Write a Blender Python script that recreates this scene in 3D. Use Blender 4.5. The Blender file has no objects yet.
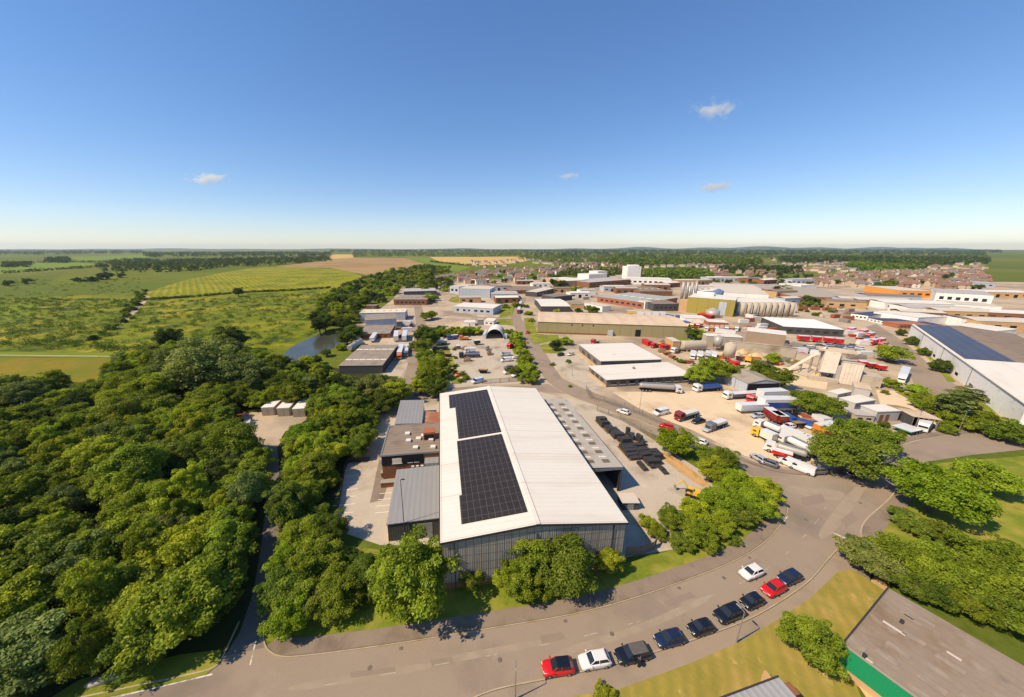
import bpy, math, random
import numpy as np
from mathutils import Vector, Matrix

R = random.Random(11)
NR = np.random.default_rng(5)
sc = bpy.context.scene
COL = sc.collection

# ------------------------------------------------------------------ camera geometry (survey of the photograph)
F, H = 345.0, 50.0                                # focal length in pixels, drone height in metres
PITCH = math.atan(100.5 / F)
CP, SP = math.cos(PITCH), math.sin(PITCH)

def g(u, v, z=0.0):
    """point of the place at height z that lies on the sight line u, v"""
    a, b = (u - 488) / F, (348.5 - v) / F
    t = (H - z) / (SP - b * CP)
    return Vector((a * t, (CP + b * SP) * t, z))

def height_at(u, v, vtop):
    """height of an upright standing at ground pixel u, v whose top shows at row vtop"""
    p = g(u, v)
    b = (348.5 - vtop) / F
    t = p.y / (CP + b * SP)
    return H - t * (SP - b * CP)

def lin(r, g_, b):
    f = lambda c: (c / 255) / 12.92 if c <= 10 else ((c / 255 + .055) / 1.055) ** 2.4
    return (f(r), f(g_), f(b))

# ------------------------------------------------------------------ materials
def nmath(nt, op, a, b):
    n = nt.nodes.new('ShaderNodeMath'); n.operation = op
    for i, s in enumerate((a, b)):
        if isinstance(s, (int, float)): n.inputs[i].default_value = s
        elif s is not None: nt.links.new(s, n.inputs[i])
    return n.outputs[0]

def mixc(nt, fac, a, b, blend='MIX'):
    n = nt.nodes.new('ShaderNodeMix'); n.data_type = 'RGBA'; n.blend_type = blend
    if isinstance(fac, (int, float)): n.inputs[0].default_value = fac
    else: nt.links.new(fac, n.inputs[0])
    for i, s in ((6, a), (7, b)):
        if isinstance(s, tuple): n.inputs[i].default_value = (*s[:3], 1)
        else: nt.links.new(s, n.inputs[i])
    return n.outputs[2]

def noise(nt, vec, scale, detail=4, rough=.6):
    n = nt.nodes.new('ShaderNodeTexNoise'); n.inputs['Scale'].default_value = scale
    n.inputs['Detail'].default_value = detail; n.inputs['Roughness'].default_value = rough
    nt.links.new(vec, n.inputs['Vector'])
    return n.outputs[0]

def ramp(nt, fac, lo, hi):
    n = nt.nodes.new('ShaderNodeMapRange'); n.inputs[1].default_value = lo; n.inputs[2].default_value = hi
    nt.links.new(fac, n.inputs[0])
    return n.outputs[0]

def mapping(nt, vec, scale=(1, 1, 1), rot=(0, 0, 0)):
    n = nt.nodes.new('ShaderNodeMapping'); n.inputs['Scale'].default_value = scale; n.inputs['Rotation'].default_value = rot
    nt.links.new(vec, n.inputs[0])
    return n.outputs[0]

MATS = {}
def mat(name, col, rough=.85, var=.18, ns=.35, fine=3.0, metal=0.0, ribs=None, panel=None, patch=None, stretch=None, rows=None, bump=0.0, spec=.12, coat=0):
    """ribs=(axis, period, strength); panel=(w, h, line colour, line width, plane); patch=(colour, scale, lo, hi); rows=(angle, period, colour, amount)"""
    if name in MATS: return MATS[name]
    m = bpy.data.materials.new(name); m.use_nodes = True
    nt = m.node_tree; bs = nt.nodes['Principled BSDF']
    tc = nt.nodes.new('ShaderNodeTexCoord').outputs['Object']
    c = tuple(col)
    vec = mapping(nt, tc, stretch) if stretch else tc
    c = mixc(nt, ramp(nt, noise(nt, vec, ns, 5, .65), .3, .7), tuple(x * (1 - var) for x in c), tuple(min(1, x * (1 + var)) for x in c))
    if fine: c = mixc(nt, .5, c, mixc(nt, ramp(nt, noise(nt, tc, fine, 3, .7), .3, .7), tuple(x * (1 - var) for x in col), tuple(min(1, x * (1 + var)) for x in col)))
    for pt in (patch if isinstance(patch, list) else [patch] if patch else []):
        c = mixc(nt, ramp(nt, noise(nt, vec, pt[1], 5, .6), pt[2], pt[3]), c, tuple(pt[0]))
    if rows:
        v2 = mapping(nt, tc, (1, 1, 1), (0, 0, rows[0]))
        w = nt.nodes.new('ShaderNodeTexWave'); w.inputs['Scale'].default_value = 1 / rows[1] * .314
        w.inputs['Distortion'].default_value = 1.2; w.inputs['Detail'].default_value = 2; w.inputs['Detail Scale'].default_value = .4
        nt.links.new(v2, w.inputs[0])
        c = mixc(nt, nmath(nt, 'MULTIPLY', w.outputs[1], rows[3]), c, tuple(rows[2]))
    if panel:
        sx = nt.nodes.new('ShaderNodeSeparateXYZ'); nt.links.new(tc, sx.inputs[0])
        cb = nt.nodes.new('ShaderNodeCombineXYZ')
        if panel[4] == 'wall':
            nt.links.new(nmath(nt, 'ADD', sx.outputs[0], sx.outputs[1]), cb.inputs[0]); nt.links.new(sx.outputs[2], cb.inputs[1])
        else:
            nt.links.new(sx.outputs[0], cb.inputs[0]); nt.links.new(sx.outputs[1], cb.inputs[1])
        br = nt.nodes.new('ShaderNodeTexBrick'); br.offset = 0; br.inputs['Scale'].default_value = 1
        br.inputs['Brick Width'].default_value = panel[0]; br.inputs['Row Height'].default_value = panel[1]
        br.inputs['Mortar Size'].default_value = panel[3]; br.inputs['Mortar Smooth'].default_value = .1
        br.inputs['Color1'].default_value = (0, 0, 0, 1); br.inputs['Color2'].default_value = (.12, .12, .12, 1)
        br.inputs['Mortar'].default_value = (1, 1, 1, 1)
        nt.links.new(cb.outputs[0], br.inputs[0])
        c = mixc(nt, br.outputs[1], c, tuple(panel[2]))
    hgt = None
    if ribs:
        sx = nt.nodes.new('ShaderNodeSeparateXYZ'); nt.links.new(tc, sx.inputs[0])
        ax = sx.outputs['XYZ'.index(ribs[0])] if ribs[0] in 'XYZ' else nmath(nt, 'ADD', sx.outputs[0], sx.outputs[1])
        hgt = nmath(nt, 'SINE', nmath(nt, 'MULTIPLY', ax, 6.2832 / ribs[1]), None)
        c = mixc(nt, nmath(nt, 'MULTIPLY', ramp(nt, hgt, .2, 1), ribs[2]), c, tuple(x * .55 for x in col))
    if bump: hgt = noise(nt, tc, fine or 3, 4, .7) if hgt is None else hgt
    if hgt is not None:
        bp = nt.nodes.new('ShaderNodeBump'); bp.inputs['Strength'].default_value = bump or .25; bp.inputs['Distance'].default_value = .05
        nt.links.new(hgt, bp.inputs['Height']); nt.links.new(bp.outputs[0], bs.inputs['Normal'])
    nt.links.new(c, bs.inputs['Base Color'])
    bs.inputs['Roughness'].default_value = rough; bs.inputs['Metallic'].default_value = metal
    bs.inputs['Specular IOR Level'].default_value = spec; bs.inputs['Coat Weight'].default_value = coat
    MATS[name] = m
    return m

def leaf_material():
    m = bpy.data.materials.new('leaves'); m.use_nodes = True
    nt = m.node_tree; nt.nodes.clear()
    out = nt.nodes.new('ShaderNodeOutputMaterial')
    oi = nt.nodes.new('ShaderNodeObjectInfo')
    at = nt.nodes.new('ShaderNodeAttribute'); at.attribute_name = 'tone'
    k = nmath(nt, 'ADD', nmath(nt, 'MULTIPLY', at.outputs['Fac'], .7), .68)
    cc = nt.nodes.new('ShaderNodeVectorMath'); cc.operation = 'SCALE'
    nt.links.new(oi.outputs['Color'], cc.inputs[0]); nt.links.new(k, cc.inputs['Scale'])
    hs = nt.nodes.new('ShaderNodeHueSaturation')
    nt.links.new(nmath(nt, 'ADD', nmath(nt, 'MULTIPLY', at.outputs['Fac'], -.02), .512), hs.inputs['Hue'])
    nt.links.new(cc.outputs[0], hs.inputs['Color'])
    d = nt.nodes.new('ShaderNodeBsdfDiffuse'); t = nt.nodes.new('ShaderNodeBsdfTranslucent'); gl = nt.nodes.new('ShaderNodeBsdfGlossy')
    gl.inputs['Roughness'].default_value = .45; gl.inputs['Color'].default_value = (1, 1, 1, 1)
    nt.links.new(hs.outputs[0], d.inputs[0])
    tcol = mixc(nt, 1.0, hs.outputs[0], (1.0, .95, .45), 'MULTIPLY'); nt.links.new(tcol, t.inputs[0])
    a = nt.nodes.new('ShaderNodeMixShader'); a.inputs[0].default_value = .36
    nt.links.new(d.outputs[0], a.inputs[1]); nt.links.new(t.outputs[0], a.inputs[2])
    b = nt.nodes.new('ShaderNodeMixShader'); b.inputs[0].default_value = .008
    nt.links.new(a.outputs[0], b.inputs[1]); nt.links.new(gl.outputs[0], b.inputs[2])
    nt.links.new(b.outputs[0], out.inputs[0])
    return m
LEAF = leaf_material()
BARK = mat('bark', (.11, .085, .06), var=.3, fine=6)

# ------------------------------------------------------------------ mesh builder
class MB:
    def __init__(s): s.v, s.f, s.m = [], [], []
    def add(s, vs, fs, mi=0):
        n = len(s.v); s.v += [tuple(p) for p in vs]; s.f += [tuple(i + n for i in q) for q in fs]; s.m += [mi] * len(fs)
        return s
    def box(s, x0, x1, y0, y1, z0, z1, mi=0):
        return s.add([(x0, y0, z0), (x1, y0, z0), (x1, y1, z0), (x0, y1, z0), (x0, y0, z1), (x1, y0, z1), (x1, y1, z1), (x0, y1, z1)],
                     [(3, 2, 1, 0), (4, 5, 6, 7), (0, 1, 5, 4), (1, 2, 6, 5), (2, 3, 7, 6), (3, 0, 4, 7)], mi)
    def obox(s, c, l, w, z0, z1, rz, mi=0):
        ca, sa = math.cos(rz), math.sin(rz); q = []
        for x, y in ((-l / 2, -w / 2), (l / 2, -w / 2), (l / 2, w / 2), (-l / 2, w / 2)): q.append((c[0] + x * ca - y * sa, c[1] + x * sa + y * ca))
        return s.prism(q, z0, z1, mi)
    def prism(s, poly, z0, z1, mi=0):
        n = len(poly)
        return s.add([(p[0], p[1], z0) for p in poly] + [(p[0], p[1], z1) for p in poly],
                     [tuple(range(n - 1, -1, -1)), tuple(range(n, 2 * n))] + [(i, (i + 1) % n, n + (i + 1) % n, n + i) for i in range(n)], mi)
    def loft(s, rings, mi=0, cap=True, closed=True):
        n = len(rings[0]); fs = []
        for k in range(len(rings) - 1):
            for i in range(n if closed else n - 1):
                j = (i + 1) % n; fs.append((k * n + i, k * n + j, (k + 1) * n + j, (k + 1) * n + i))
        if cap: fs += [tuple(range(n - 1, -1, -1)), tuple((len(rings) - 1) * n + i for i in range(n))]
        return s.add([p for r in rings for p in r], fs, mi)
    def cyl(s, p0, p1, r0, r1=None, n=10, mi=0, cap=True):
        p0, p1 = Vector(p0), Vector(p1); r1 = r0 if r1 is None else r1
        d = (p1 - p0).normalized(); a = d.orthogonal().normalized(); b = d.cross(a)
        ring = lambda p, r: [p + (a * math.cos(t) + b * math.sin(t)) * r for t in (2 * math.pi * i / n for i in range(n))]
        return s.loft([ring(p0, r0), ring(p1, r1)], mi, cap)
    def mesh(s, name, mats, smooth=False):
        me = bpy.data.meshes.new(name); me.from_pydata(s.v, [], s.f)
        for m in (mats if isinstance(mats, (list, tuple)) else [mats]): me.materials.append(m)
        me.polygons.foreach_set('material_index', s.m)
        if smooth: me.polygons.foreach_set('use_smooth', [len(q) == 4 for q in s.f])
        me.update()
        return me
    def build(s, name, mats, parent=None, smooth=False, **k):
        return link(name, s.mesh(name, mats, smooth), parent, **k)

def link(name, me, parent=None, loc=None, **k):
    o = bpy.data.objects.new(name, me); COL.objects.link(o)
    if parent: o.parent = parent
    if loc is not None: o.location = loc
    for a, b in k.items(): o[a] = b
    return o

def tag(o, label, cat, group=None):
    o['label'] = label; o['category'] = cat
    if group: o['group'] = group
    return o

def thing(name, label, cat, loc=(0, 0, 0), rz=0.0, group=None):
    o = link(name, None, None, loc); o.rotation_euler = (0, 0, rz)
    return tag(o, label, cat, group)

def copy_tree(o, parent=None):
    c = o.copy(); COL.objects.link(c)
    if parent: c.parent = parent
    for ch in list(o.children): copy_tree(ch, c)
    return c

def smooth_line(pts, n=6, closed=False):
    P = [Vector(p) for p in pts]; out = []
    N = len(P)
    for i in range(N if closed else N - 1):
        if closed: a, b, c, d = P[i - 1], P[i], P[(i + 1) % N], P[(i + 2) % N]
        else: a, b, c, d = P[max(i - 1, 0)], P[i], P[i + 1], P[min(i + 2, N - 1)]
        for k in range(n):
            t = k / n
            out.append(.5 * ((2 * b) + (c - a) * t + (2 * a - 5 * b + 4 * c - d) * t * t + (3 * b - a - 3 * c + d) * t ** 3))
    if not closed: out.append(P[-1])
    return out

def sheet(name, px, z, m, kind='structure', smooth=0, world=False):
    pts = [Vector((p[0], p[1], 0)) for p in px] if world else [g(*p) for p in px]
    if smooth: pts = smooth_line(pts, smooth, True)
    b = MB(); b.add([(p.x, p.y, z) for p in pts], [tuple(range(len(pts)))])
    o = b.build(name, m); o['kind'] = kind
    if o.data.polygons[0].normal.z < 0: o.data.flip_normals()
    return o

def offset_line(pts, d):
    out = []
    for i, p in enumerate(pts):
        t = (pts[min(i + 1, len(pts) - 1)] - pts[max(i - 1, 0)]); t.z = 0; t.normalize()
        out.append(p + Vector((-t.y, t.x, 0)) * d)
    return out

def ribbon(name, pts, d0, d1, z, m, kind='structure', z0=None):
    a, c = offset_line(pts, d0), offset_line(pts, d1); n = len(pts); b = MB()
    if z0 is None:
        b.add([(p.x, p.y, z) for p in a] + [(p.x, p.y, z) for p in c], [(i + 1, i, n + i, n + i + 1)[::1 if d0 > d1 else -1] for i in range(n - 1)])
    else:
        b.loft([[(p.x, p.y, z0), (p.x, p.y, z), (q.x, q.y, z), (q.x, q.y, z0)] for p, q in zip(a, c)])
    o = b.build(name, m); o['kind'] = kind
    return o

# ------------------------------------------------------------------ sky, sun, camera
SUN = Vector((-.66, -.26, .80)).normalized()
EL, AZ = math.asin(SUN.z), math.atan2(SUN.x, SUN.y)
w = bpy.data.worlds.new('World'); sc.world = w; w.use_nodes = True
nt = w.node_tree
sky = nt.nodes.new('ShaderNodeTexSky'); sky.sky_type = 'NISHITA'; sky.sun_disc = False
sky.sun_elevation = EL; sky.sun_rotation = AZ % (2 * math.pi)
sky.altitude = 0; sky.air_density = 1.0; sky.dust_density = 0.0; sky.ozone_density = 2.6
bg = nt.nodes['Background']; bg.inputs[1].default_value = SKY = .148
hsv = nt.nodes.new('ShaderNodeHueSaturation'); hsv.inputs['Saturation'].default_value = 1.3
gm = nt.nodes.new('ShaderNodeGamma'); gm.inputs[1].default_value = .8
nt.links.new(sky.outputs[0], gm.inputs[0]); nt.links.new(gm.outputs[0], hsv.inputs['Color']); nt.links.new(mixc(nt, 1.0, hsv.outputs[0], (.97, .98, 1.13), 'MULTIPLY'), bg.inputs[0])
ld = bpy.data.lights.new('sun', 'SUN'); ld.energy = 4.5; ld.angle = math.radians(.5); ld.color = (1, .86, .65)
lo = link('sun', ld); lo.rotation_euler = (-SUN).to_track_quat('-Z', 'Y').to_euler(); lo.location = SUN * 400
cam = bpy.data.cameras.new('camera'); co = link('camera', cam, None, (0, 0, H))
cam.sensor_width = 36; cam.lens = F / 1024 * 36; cam.shift_x = (512 - 488) / 1024; cam.clip_end = 60000; cam.clip_start = .5
co.rotation_euler = (math.pi / 2 - PITCH, 0, 0)
sc.camera = co
vs = sc.view_settings; vs.view_transform = 'Standard'; vs.look = 'None'; vs.gamma = 1; vs.use_curve_mapping = False; vs.exposure = .3
cy = sc.cycles; cy.max_bounces = 5; cy.diffuse_bounces = 2; cy.glossy_bounces = 2; cy.transmission_bounces = 3; cy.volume_bounces = 2
cy.use_denoising = True

# ------------------------------------------------------------------ palette
CONC = mat('concrete', lin(186, 170, 148), ns=.12, fine=2, var=.12, patch=[(lin(140, 122, 100), .09, .52, .72), (lin(205, 188, 160), .3, .6, .8)])
TAN = mat('pale_hardstanding', lin(186, 164, 136), ns=.08, fine=1.5, var=.14, patch=[(lin(146, 128, 108), .025, .45, .6), (lin(205, 182, 150), .06, .55, .7)])
ASPH = mat('asphalt', lin(152, 133, 113), ns=.1, fine=4, var=.09, patch=[(lin(126, 112, 98), .06, .5, .7), (lin(160, 143, 124), .25, .6, .8)])
ASPHD = mat('dark_asphalt', lin(126, 112, 100), ns=.15, fine=4, var=.1, patch=(lin(104, 93, 84), .1, .5, .7))
PAVE = mat('footpath_asphalt', lin(140, 122, 104), ns=.25, fine=4, var=.12, patch=(lin(120, 104, 88), .2, .5, .65))
KERB = mat('kerb_concrete', lin(178, 158, 128), ns=.5, var=.2, patch=(lin(160, 140, 90), .4, .5, .7))
PAINT = mat('road_paint', lin(214, 202, 184), ns=.6, var=.12, patch=(lin(160, 143, 124), 1.2, .48, .62))
GRASS = mat('grass', lin(116, 124, 36), ns=.12, fine=1.6, var=.26, patch=[(lin(160, 144, 64), .13, .46, .66), (lin(84, 104, 30), .3, .55, .75)], bump=.4)
DRY = mat('dry_lawn', lin(150, 132, 58), ns=.16, fine=1.8, var=.22, patch=[(lin(182, 150, 84), .12, .46, .68), (lin(112, 118, 42), .07, .54, .7), (lin(196, 164, 104), .5, .62, .72)], bump=.4, rows=(.45, 1.6, lin(128, 122, 52), .45))
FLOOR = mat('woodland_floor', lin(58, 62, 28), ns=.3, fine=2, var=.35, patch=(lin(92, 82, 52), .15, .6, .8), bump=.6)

# ------------------------------------------------------------------ ground and land
def ground_material():
    m = bpy.data.materials.new('land'); m.use_nodes = True; nt = m.node_tree; bs = nt.nodes['Principled BSDF']
    tc = nt.nodes.new('ShaderNodeTexCoord').outputs['Object']
    vo = nt.nodes.new('ShaderNodeTexVoronoi'); vo.inputs['Scale'].default_value = .0042
    nt.links.new(mapping(nt, tc, (1, .8, 1), (0, 0, .3)), vo.inputs[0])
    cr = nt.nodes.new('ShaderNodeValToRGB'); cr.color_ramp.interpolation = 'CONSTANT'
    sp_ = nt.nodes.new('ShaderNodeSeparateColor'); nt.links.new(vo.outputs['Color'], sp_.inputs[0]); nt.links.new(sp_.outputs[0], cr.inputs[0])
    els = cr.color_ramp.elements
    for i, (p, c) in enumerate(((0, (100, 110, 28)), (.25, (122, 124, 36)), (.45, (84, 96, 26)), (.62, (150, 132, 72)), (.72, (98, 110, 34)), (.88, (126, 118, 56)))):
        e = els[i] if i < 2 else els.new(p); e.position = p; e.color = (*lin(*c), 1)
    c = mixc(nt, ramp(nt, noise(nt, tc, .02, 6, .7), .35, .7), cr.outputs[0], lin(76, 92, 26))
    c = mixc(nt, .4, c, mixc(nt, ramp(nt, noise(nt, tc, .4, 4, .7), .3, .7), lin(70, 82, 30), lin(130, 132, 58)))
    nt.links.new(c, bs.inputs['Base Color']); bs.inputs['Roughness'].default_value = 1; bs.inputs['Specular IOR Level'].default_value = .05
    return m
LAND = ground_material()
b = MB(); b.add([(-15500, -600, 0), (15500, -600, 0), (15500, 15500, 0), (-15500, 15500, 0)], [(0, 1, 2, 3)])
o = b.build('ground', LAND); o['kind'] = 'structure'

MEAD = mat('rough_meadow', lin(112, 118, 8), ns=.05, fine=.5, var=.35, patch=[(lin(158, 142, 30), .022, .46, .6), (lin(54, 70, 12), .05, .48, .6), (lin(112, 122, 8), .2, .5, .58), (lin(60, 76, 14), .35, .55, .65)], bump=.5)
LIME = mat('bright_grass', lin(114, 124, 16), ns=.05, fine=.8, var=.15)
GOLD = mat('golden_grass', lin(132, 114, 22), ns=.06, fine=.6, var=.24, patch=(lin(98, 112, 26), .05, .45, .7))
ROWS = mat('plantation_rows', lin(156, 144, 20), ns=.03, fine=.4, var=.24, patch=(lin(98, 108, 20), .02, .45, .7), rows=(-.7, 7, lin(78, 98, 14), .5))
STUB = mat('stubble', lin(172, 142, 92), ns=.01, fine=.2, var=.12, patch=(lin(150, 118, 78), .006, .45, .6), rows=(1.25, 26, lin(146, 112, 70), .6))
WHEAT = mat('wheat', lin(196, 162, 92), ns=.02, fine=.3, var=.1)
CROP = mat('green_crop', lin(112, 128, 32), ns=.02, fine=.3, var=.15)
sheet('meadow', [(-60, 302), (60, 296), (150, 292), (360, 280), (352, 300), (330, 325), (285, 350), (160, 352), (120, 353), (-60, 350)], .02, MEAD)
sheet('green_field', [(-60, 306), (33, 304), (36, 313), (4, 321), (-60, 324)], .05, LIME, smooth=3)
sheet('field_of_rows', [(142, 299), (160, 288), (205, 276), (265, 267), (330, 269), (362, 276), (348, 290), (300, 291), (240, 294)], .05, ROWS, smooth=3)
sheet('grass_strip', [(-60, 352), (130, 352.5), (128, 358), (-60, 356)], .06, LIME)
sheet('golden_meadow', [(-60, 357), (126, 358.5), (112, 366), (100, 384), (-60, 374)], .06, GOLD)
sheet('footpath', [(-60, 354.2), (128, 356.2), (128, 357), (-60, 355)], .08, TAN)
sheet('dirt_path', [(144, 297), (140, 302), (124, 318), (112, 328), (116, 329), (130, 319), (147, 301), (150, 296)], .08, TAN)
sheet('stubble_field', [(275, 266.5), (330, 260), (352, 257.5), (405, 258), (425, 264), (415, 273), (372, 276), (330, 268)], .06, STUB)
sheet('wheat_field', [(326, 257.6), (334, 254.4), (353, 254.4), (354, 257.4), (330, 259.6)], .08, WHEAT)
sheet('wheat_field', [(429, 257), (525, 256.6), (527, 261), (505, 264.5), (470, 265.5), (440, 262)], .08, WHEAT)
sheet('crop_field', [(405, 257.5), (428, 257.5), (440, 263), (472, 267), (455, 272), (420, 269), (428, 264)], .07, CROP)
sheet('crop_field', [(-60, 262), (60, 261), (100, 264), (70, 268), (20, 273), (-60, 277)], .05, CROP)
sheet('crop_field', [(70, 257), (150, 254.8), (148, 257.5), (80, 261)], .05, CROP)
sheet('crop_field', [(790, 264), (850, 268), (845, 271.5), (800, 267.5)], .05, LIME)
sheet('crop_field', [(838, 262.5), (850, 262.5), (851, 266), (838, 265.5)], .05, LIME)
sheet('crop_field', [(925, 257.5), (985, 258), (985, 270), (930, 268)], .05, CROP)
# pond
WATER = mat('pond_water', (.06, .06, .035), rough=.16, var=.3, ns=.06, fine=0, spec=.3)
sheet('pond', [(284, 357), (289, 349), (302, 342), (318, 335), (334, 331), (342, 335), (338, 345), (325, 351), (306, 359), (292, 361)], .1, WATER, smooth=4)
# hills on the skyline
HILL = mat('hill_land', lin(92, 104, 66), ns=.002, fine=.01, var=.25, patch=(lin(60, 74, 44), .003, .45, .6))
def ridge(y, x0, x1, hmax, seed, depth=1500):
    b = MB(); n, k = 60, 7; rows = []
    for j in range(k):
        fj = math.sin(math.pi * j / (k - 1)); row = []
        for i in range(n):
            x = x0 + (x1 - x0) * i / (n - 1); e = min(1, i / 8, (n - 1 - i) / 8)
            hh = hmax * (.62 + .22 * math.sin(i * .23 + seed) + .16 * math.sin(i * .61 + seed * 2.3)) * e * fj
            row.append((x, y + depth * (j / (k - 1) - .5), hh - .5))
        rows.append(row)
    b.loft(rows, cap=False, closed=False)
    o = b.build('hills', HILL, smooth=True); o['kind'] = 'structure'
ridge(12500, 3600, 15300, 110, 1.0)
ridge(11000, 7200, 15000, 72, 3.0, 1200)
ridge(9000, -2500, 5200, 46, 5.0)
ridge(10500, -15000, -2000, 44, 2.0)

# ------------------------------------------------------------------ estate ground, roads, paths
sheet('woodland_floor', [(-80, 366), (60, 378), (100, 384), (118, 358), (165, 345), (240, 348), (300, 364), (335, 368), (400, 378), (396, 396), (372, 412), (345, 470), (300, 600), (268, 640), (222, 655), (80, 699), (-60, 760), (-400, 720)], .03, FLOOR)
sheet('estate_yard', [(402, 402), (395, 388), (402, 360), (390, 345), (345, 348), (352, 330), (392, 300), (402, 287), (450, 280), (560, 279), (640, 272), (700, 279), (1120, 283), (1150, 425), (972, 433), (890, 452), (815, 482), (700, 450), (560, 402), (440, 400)], .012, TAN)
sheet('site_yard', [(430, 400), (540, 392), (600, 405), (700, 470), (775, 500), (700, 545), (610, 560), (460, 545), (380, 545), (335, 530), (343, 470), (370, 415), (400, 398)], .016, CONC)
kn = smooth_line([g(*p) for p in [(262, 628), (263, 640), (268, 651), (282, 657.5), (310, 656), (350, 651), (400, 644), (455, 635), (510, 626), (560, 617.5), (600, 608.5), (640, 597), (680, 583), (720, 568), (752, 552), (772, 536), (785, 519), (787, 506), (776, 491), (740, 470), (700, 447), (640, 421), (600, 407), (566, 394), (547, 381), (537, 366), (526, 346), (516, 330), (511, 318), (514, 306), (520, 298)]], 6)
ks = smooth_line([g(*p) for p in [(470, 699), (500, 688), (560, 676), (610, 665), (650, 653), (718, 631), (762, 612), (806, 583), (826, 561), (838, 548)]], 6)
# main road, east road and junction as one tarmac sheet
north = [(p.x, p.y) for p in kn]
side = [(g(*p).x, g(*p).y) for p in [(527, 298), (522, 308), (521, 318), (530, 333), (543, 348), (553, 366), (562, 378), (580, 387), (610, 399), (650, 415), (690, 436), (745, 462), (790, 474), (812, 476), (835, 474), (862, 470), (882, 459), (898, 446), (930, 437), (972, 433), (1120, 424), (1120, 440), (972, 455), (925, 462), (905, 474), (890, 498), (868, 519), (862, 533), (868, 545), (876, 556), (850, 575), (838, 548)]]
south = [(p.x, p.y) for p in reversed(ks)]
sheet('road', north[4:] + side[:-1] + south + [(-8, 22), (-60, 10), (-90, 8), (g(40, 720).x, g(40, 720).y), (g(89, 697).x, g(89, 697).y), (g(150, 685).x, g(150, 685).y), (g(208, 672).x, g(208, 672).y), (g(222, 661).x, g(222, 661).y), (g(228, 650).x, g(228, 650).y)], .03, ASPH, world=True)
sheet('lane', [(225, 656), (240, 632), (254, 590), (262, 540), (266, 500), (264, 450), (258, 432), (276, 428), (279, 470), (280, 520), (277, 580), (268, 630), (264, 648)], .034, ASPHD)
sheet('container_yard', [(226, 424), (240, 414), (262, 412), (300, 412), (306, 420), (285, 432), (278, 446), (262, 444), (250, 436)], .038, TAN, smooth=3)
sheet('clearing', [(146, 497), (160, 491), (186, 486), (190, 492), (170, 500), (152, 503)], .04, TAN, smooth=3)
sheet('estate_road', [(398, 398), (403, 380), (409, 360), (414, 340), (416, 322), (414, 306), (421, 304), (426, 320), (425, 342), (422, 364), (418, 384), (425, 391), (432, 396)], .026, ASPH)
sheet('cross_road', [(400, 398), (425, 390), (470, 386.5), (530, 386), (548, 384), (566, 394), (540, 391.5), (480, 393), (437, 398), (404, 405)], .032, ASPH)
ribbon('kerb', kn[6:], .0, .14, .14, KERB, z0=0)
ribbon('kerb', ks, -.14, .0, .14, KERB, z0=0)
ribbon('footpath', kn[10:112], .2, 2.3, .12, PAVE)
ribbon('footpath', ks, -3.3, -.2, .125, mat('tan_footpath', lin(156, 136, 113), ns=.2, fine=4, var=.1, patch=(lin(136, 120, 104), .1, .5, .65)))
ribbon('footpath', ks, -4.9, -3.3, .12, PAVE)
ribbon('kerb', smooth_line([g(*p) for p in [(80, 699), (150, 684), (208, 671), (221, 661), (227, 650), (240, 622)]]), .0, .18, .14, KERB, z0=0)
ke = smooth_line([g(*p) for p in [(876, 557), (866, 545), (860, 533), (866, 519), (890, 497), (904, 474), (925, 462)]])
ribbon('kerb', ke, -.2, 0, .14, KERB, z0=0)
ribbon('footpath', ke, -2.6, -.2, .12, PAVE)
kr = smooth_line([g(*p) for p in [(690, 436), (745, 462), (790, 474), (835, 474), (862, 470), (882, 459), (898, 446), (930, 437), (972, 433)]])
ribbon('footpath', kr, 0, 1.6, .12, PAVE)
sheet('grass_verge', [(262, 640), (286, 646), (400, 634), (510, 617), (600, 598), (680, 572), (740, 545), (768, 520), (772, 505), (740, 500), (690, 545), (640, 560), (620, 565), (560, 560), (440, 558), (392, 552), (340, 545), (320, 560), (300, 590), (276, 628)], .1, GRASS)
sheet('lawn', [(560, 699), (619, 690), (690, 664), (745, 640), (786, 615), (812, 597), (838, 572), (852, 570), (886, 592), (880, 606), (846, 645), (850, 672), (870, 720), (560, 720)], .135, DRY)
sheet('grass_verge', [(100, 699), (150, 689), (206, 675), (219, 664), (222, 650), (180, 655), (80, 680), (50, 699)], .1, GRASS)
sheet('grass_verge', [(880, 556), (868, 545), (868, 532), (876, 520), (896, 497), (908, 476), (930, 464), (1100, 450), (1150, 560), (1000, 575), (900, 590), (886, 580)], .09, GRASS)
EARTH = mat('bare_earth', lin(190, 152, 104), ns=.3, var=.2, patch=(lin(140, 118, 70), .3, .5, .7))
sheet('earth_bank', [(655, 453), (662, 452), (690, 470), (708, 484), (702, 487), (678, 471)], .05, EARTH)
sheet('bare_ground', [(872, 566), (884, 572), (888, 590), (880, 604), (868, 592)], .12, EARTH)
# road markings: worn centre dashes, give way lines
def dashes(px, n, l, wd=.12, gap=1.0):
    pts = smooth_line([g(*p) for p in px], 12); L = [0]
    for a, b_ in zip(pts, pts[1:]): L.append(L[-1] + (b_ - a).length)
    mb = MB()
    for i in range(n):
        s = (i + .5) / n * L[-1]
        k = next(j for j in range(len(L) - 1) if L[j + 1] >= s); t = (s - L[k]) / (L[k + 1] - L[k])
        p = pts[k].lerp(pts[k + 1], t); d = (pts[k + 1] - pts[k]).normalized(); q = Vector((-d.y, d.x, 0)) * wd / 2; d = d * l / 2
        mb.add([(*(p + d + q).xy, .036), (*(p - d + q).xy, .036), (*(p - d - q).xy, .036), (*(p + d - q).xy, .036)], [(0, 1, 2, 3)])
    o = mb.build('road_markings', PAINT); o['kind'] = 'structure'
FADE = mat('worn_paint', lin(176, 160, 138), ns=.6, var=.1, patch=(lin(146, 129, 112), .9, .45, .6))
PAINT, PKEEP = FADE, PAINT
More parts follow.
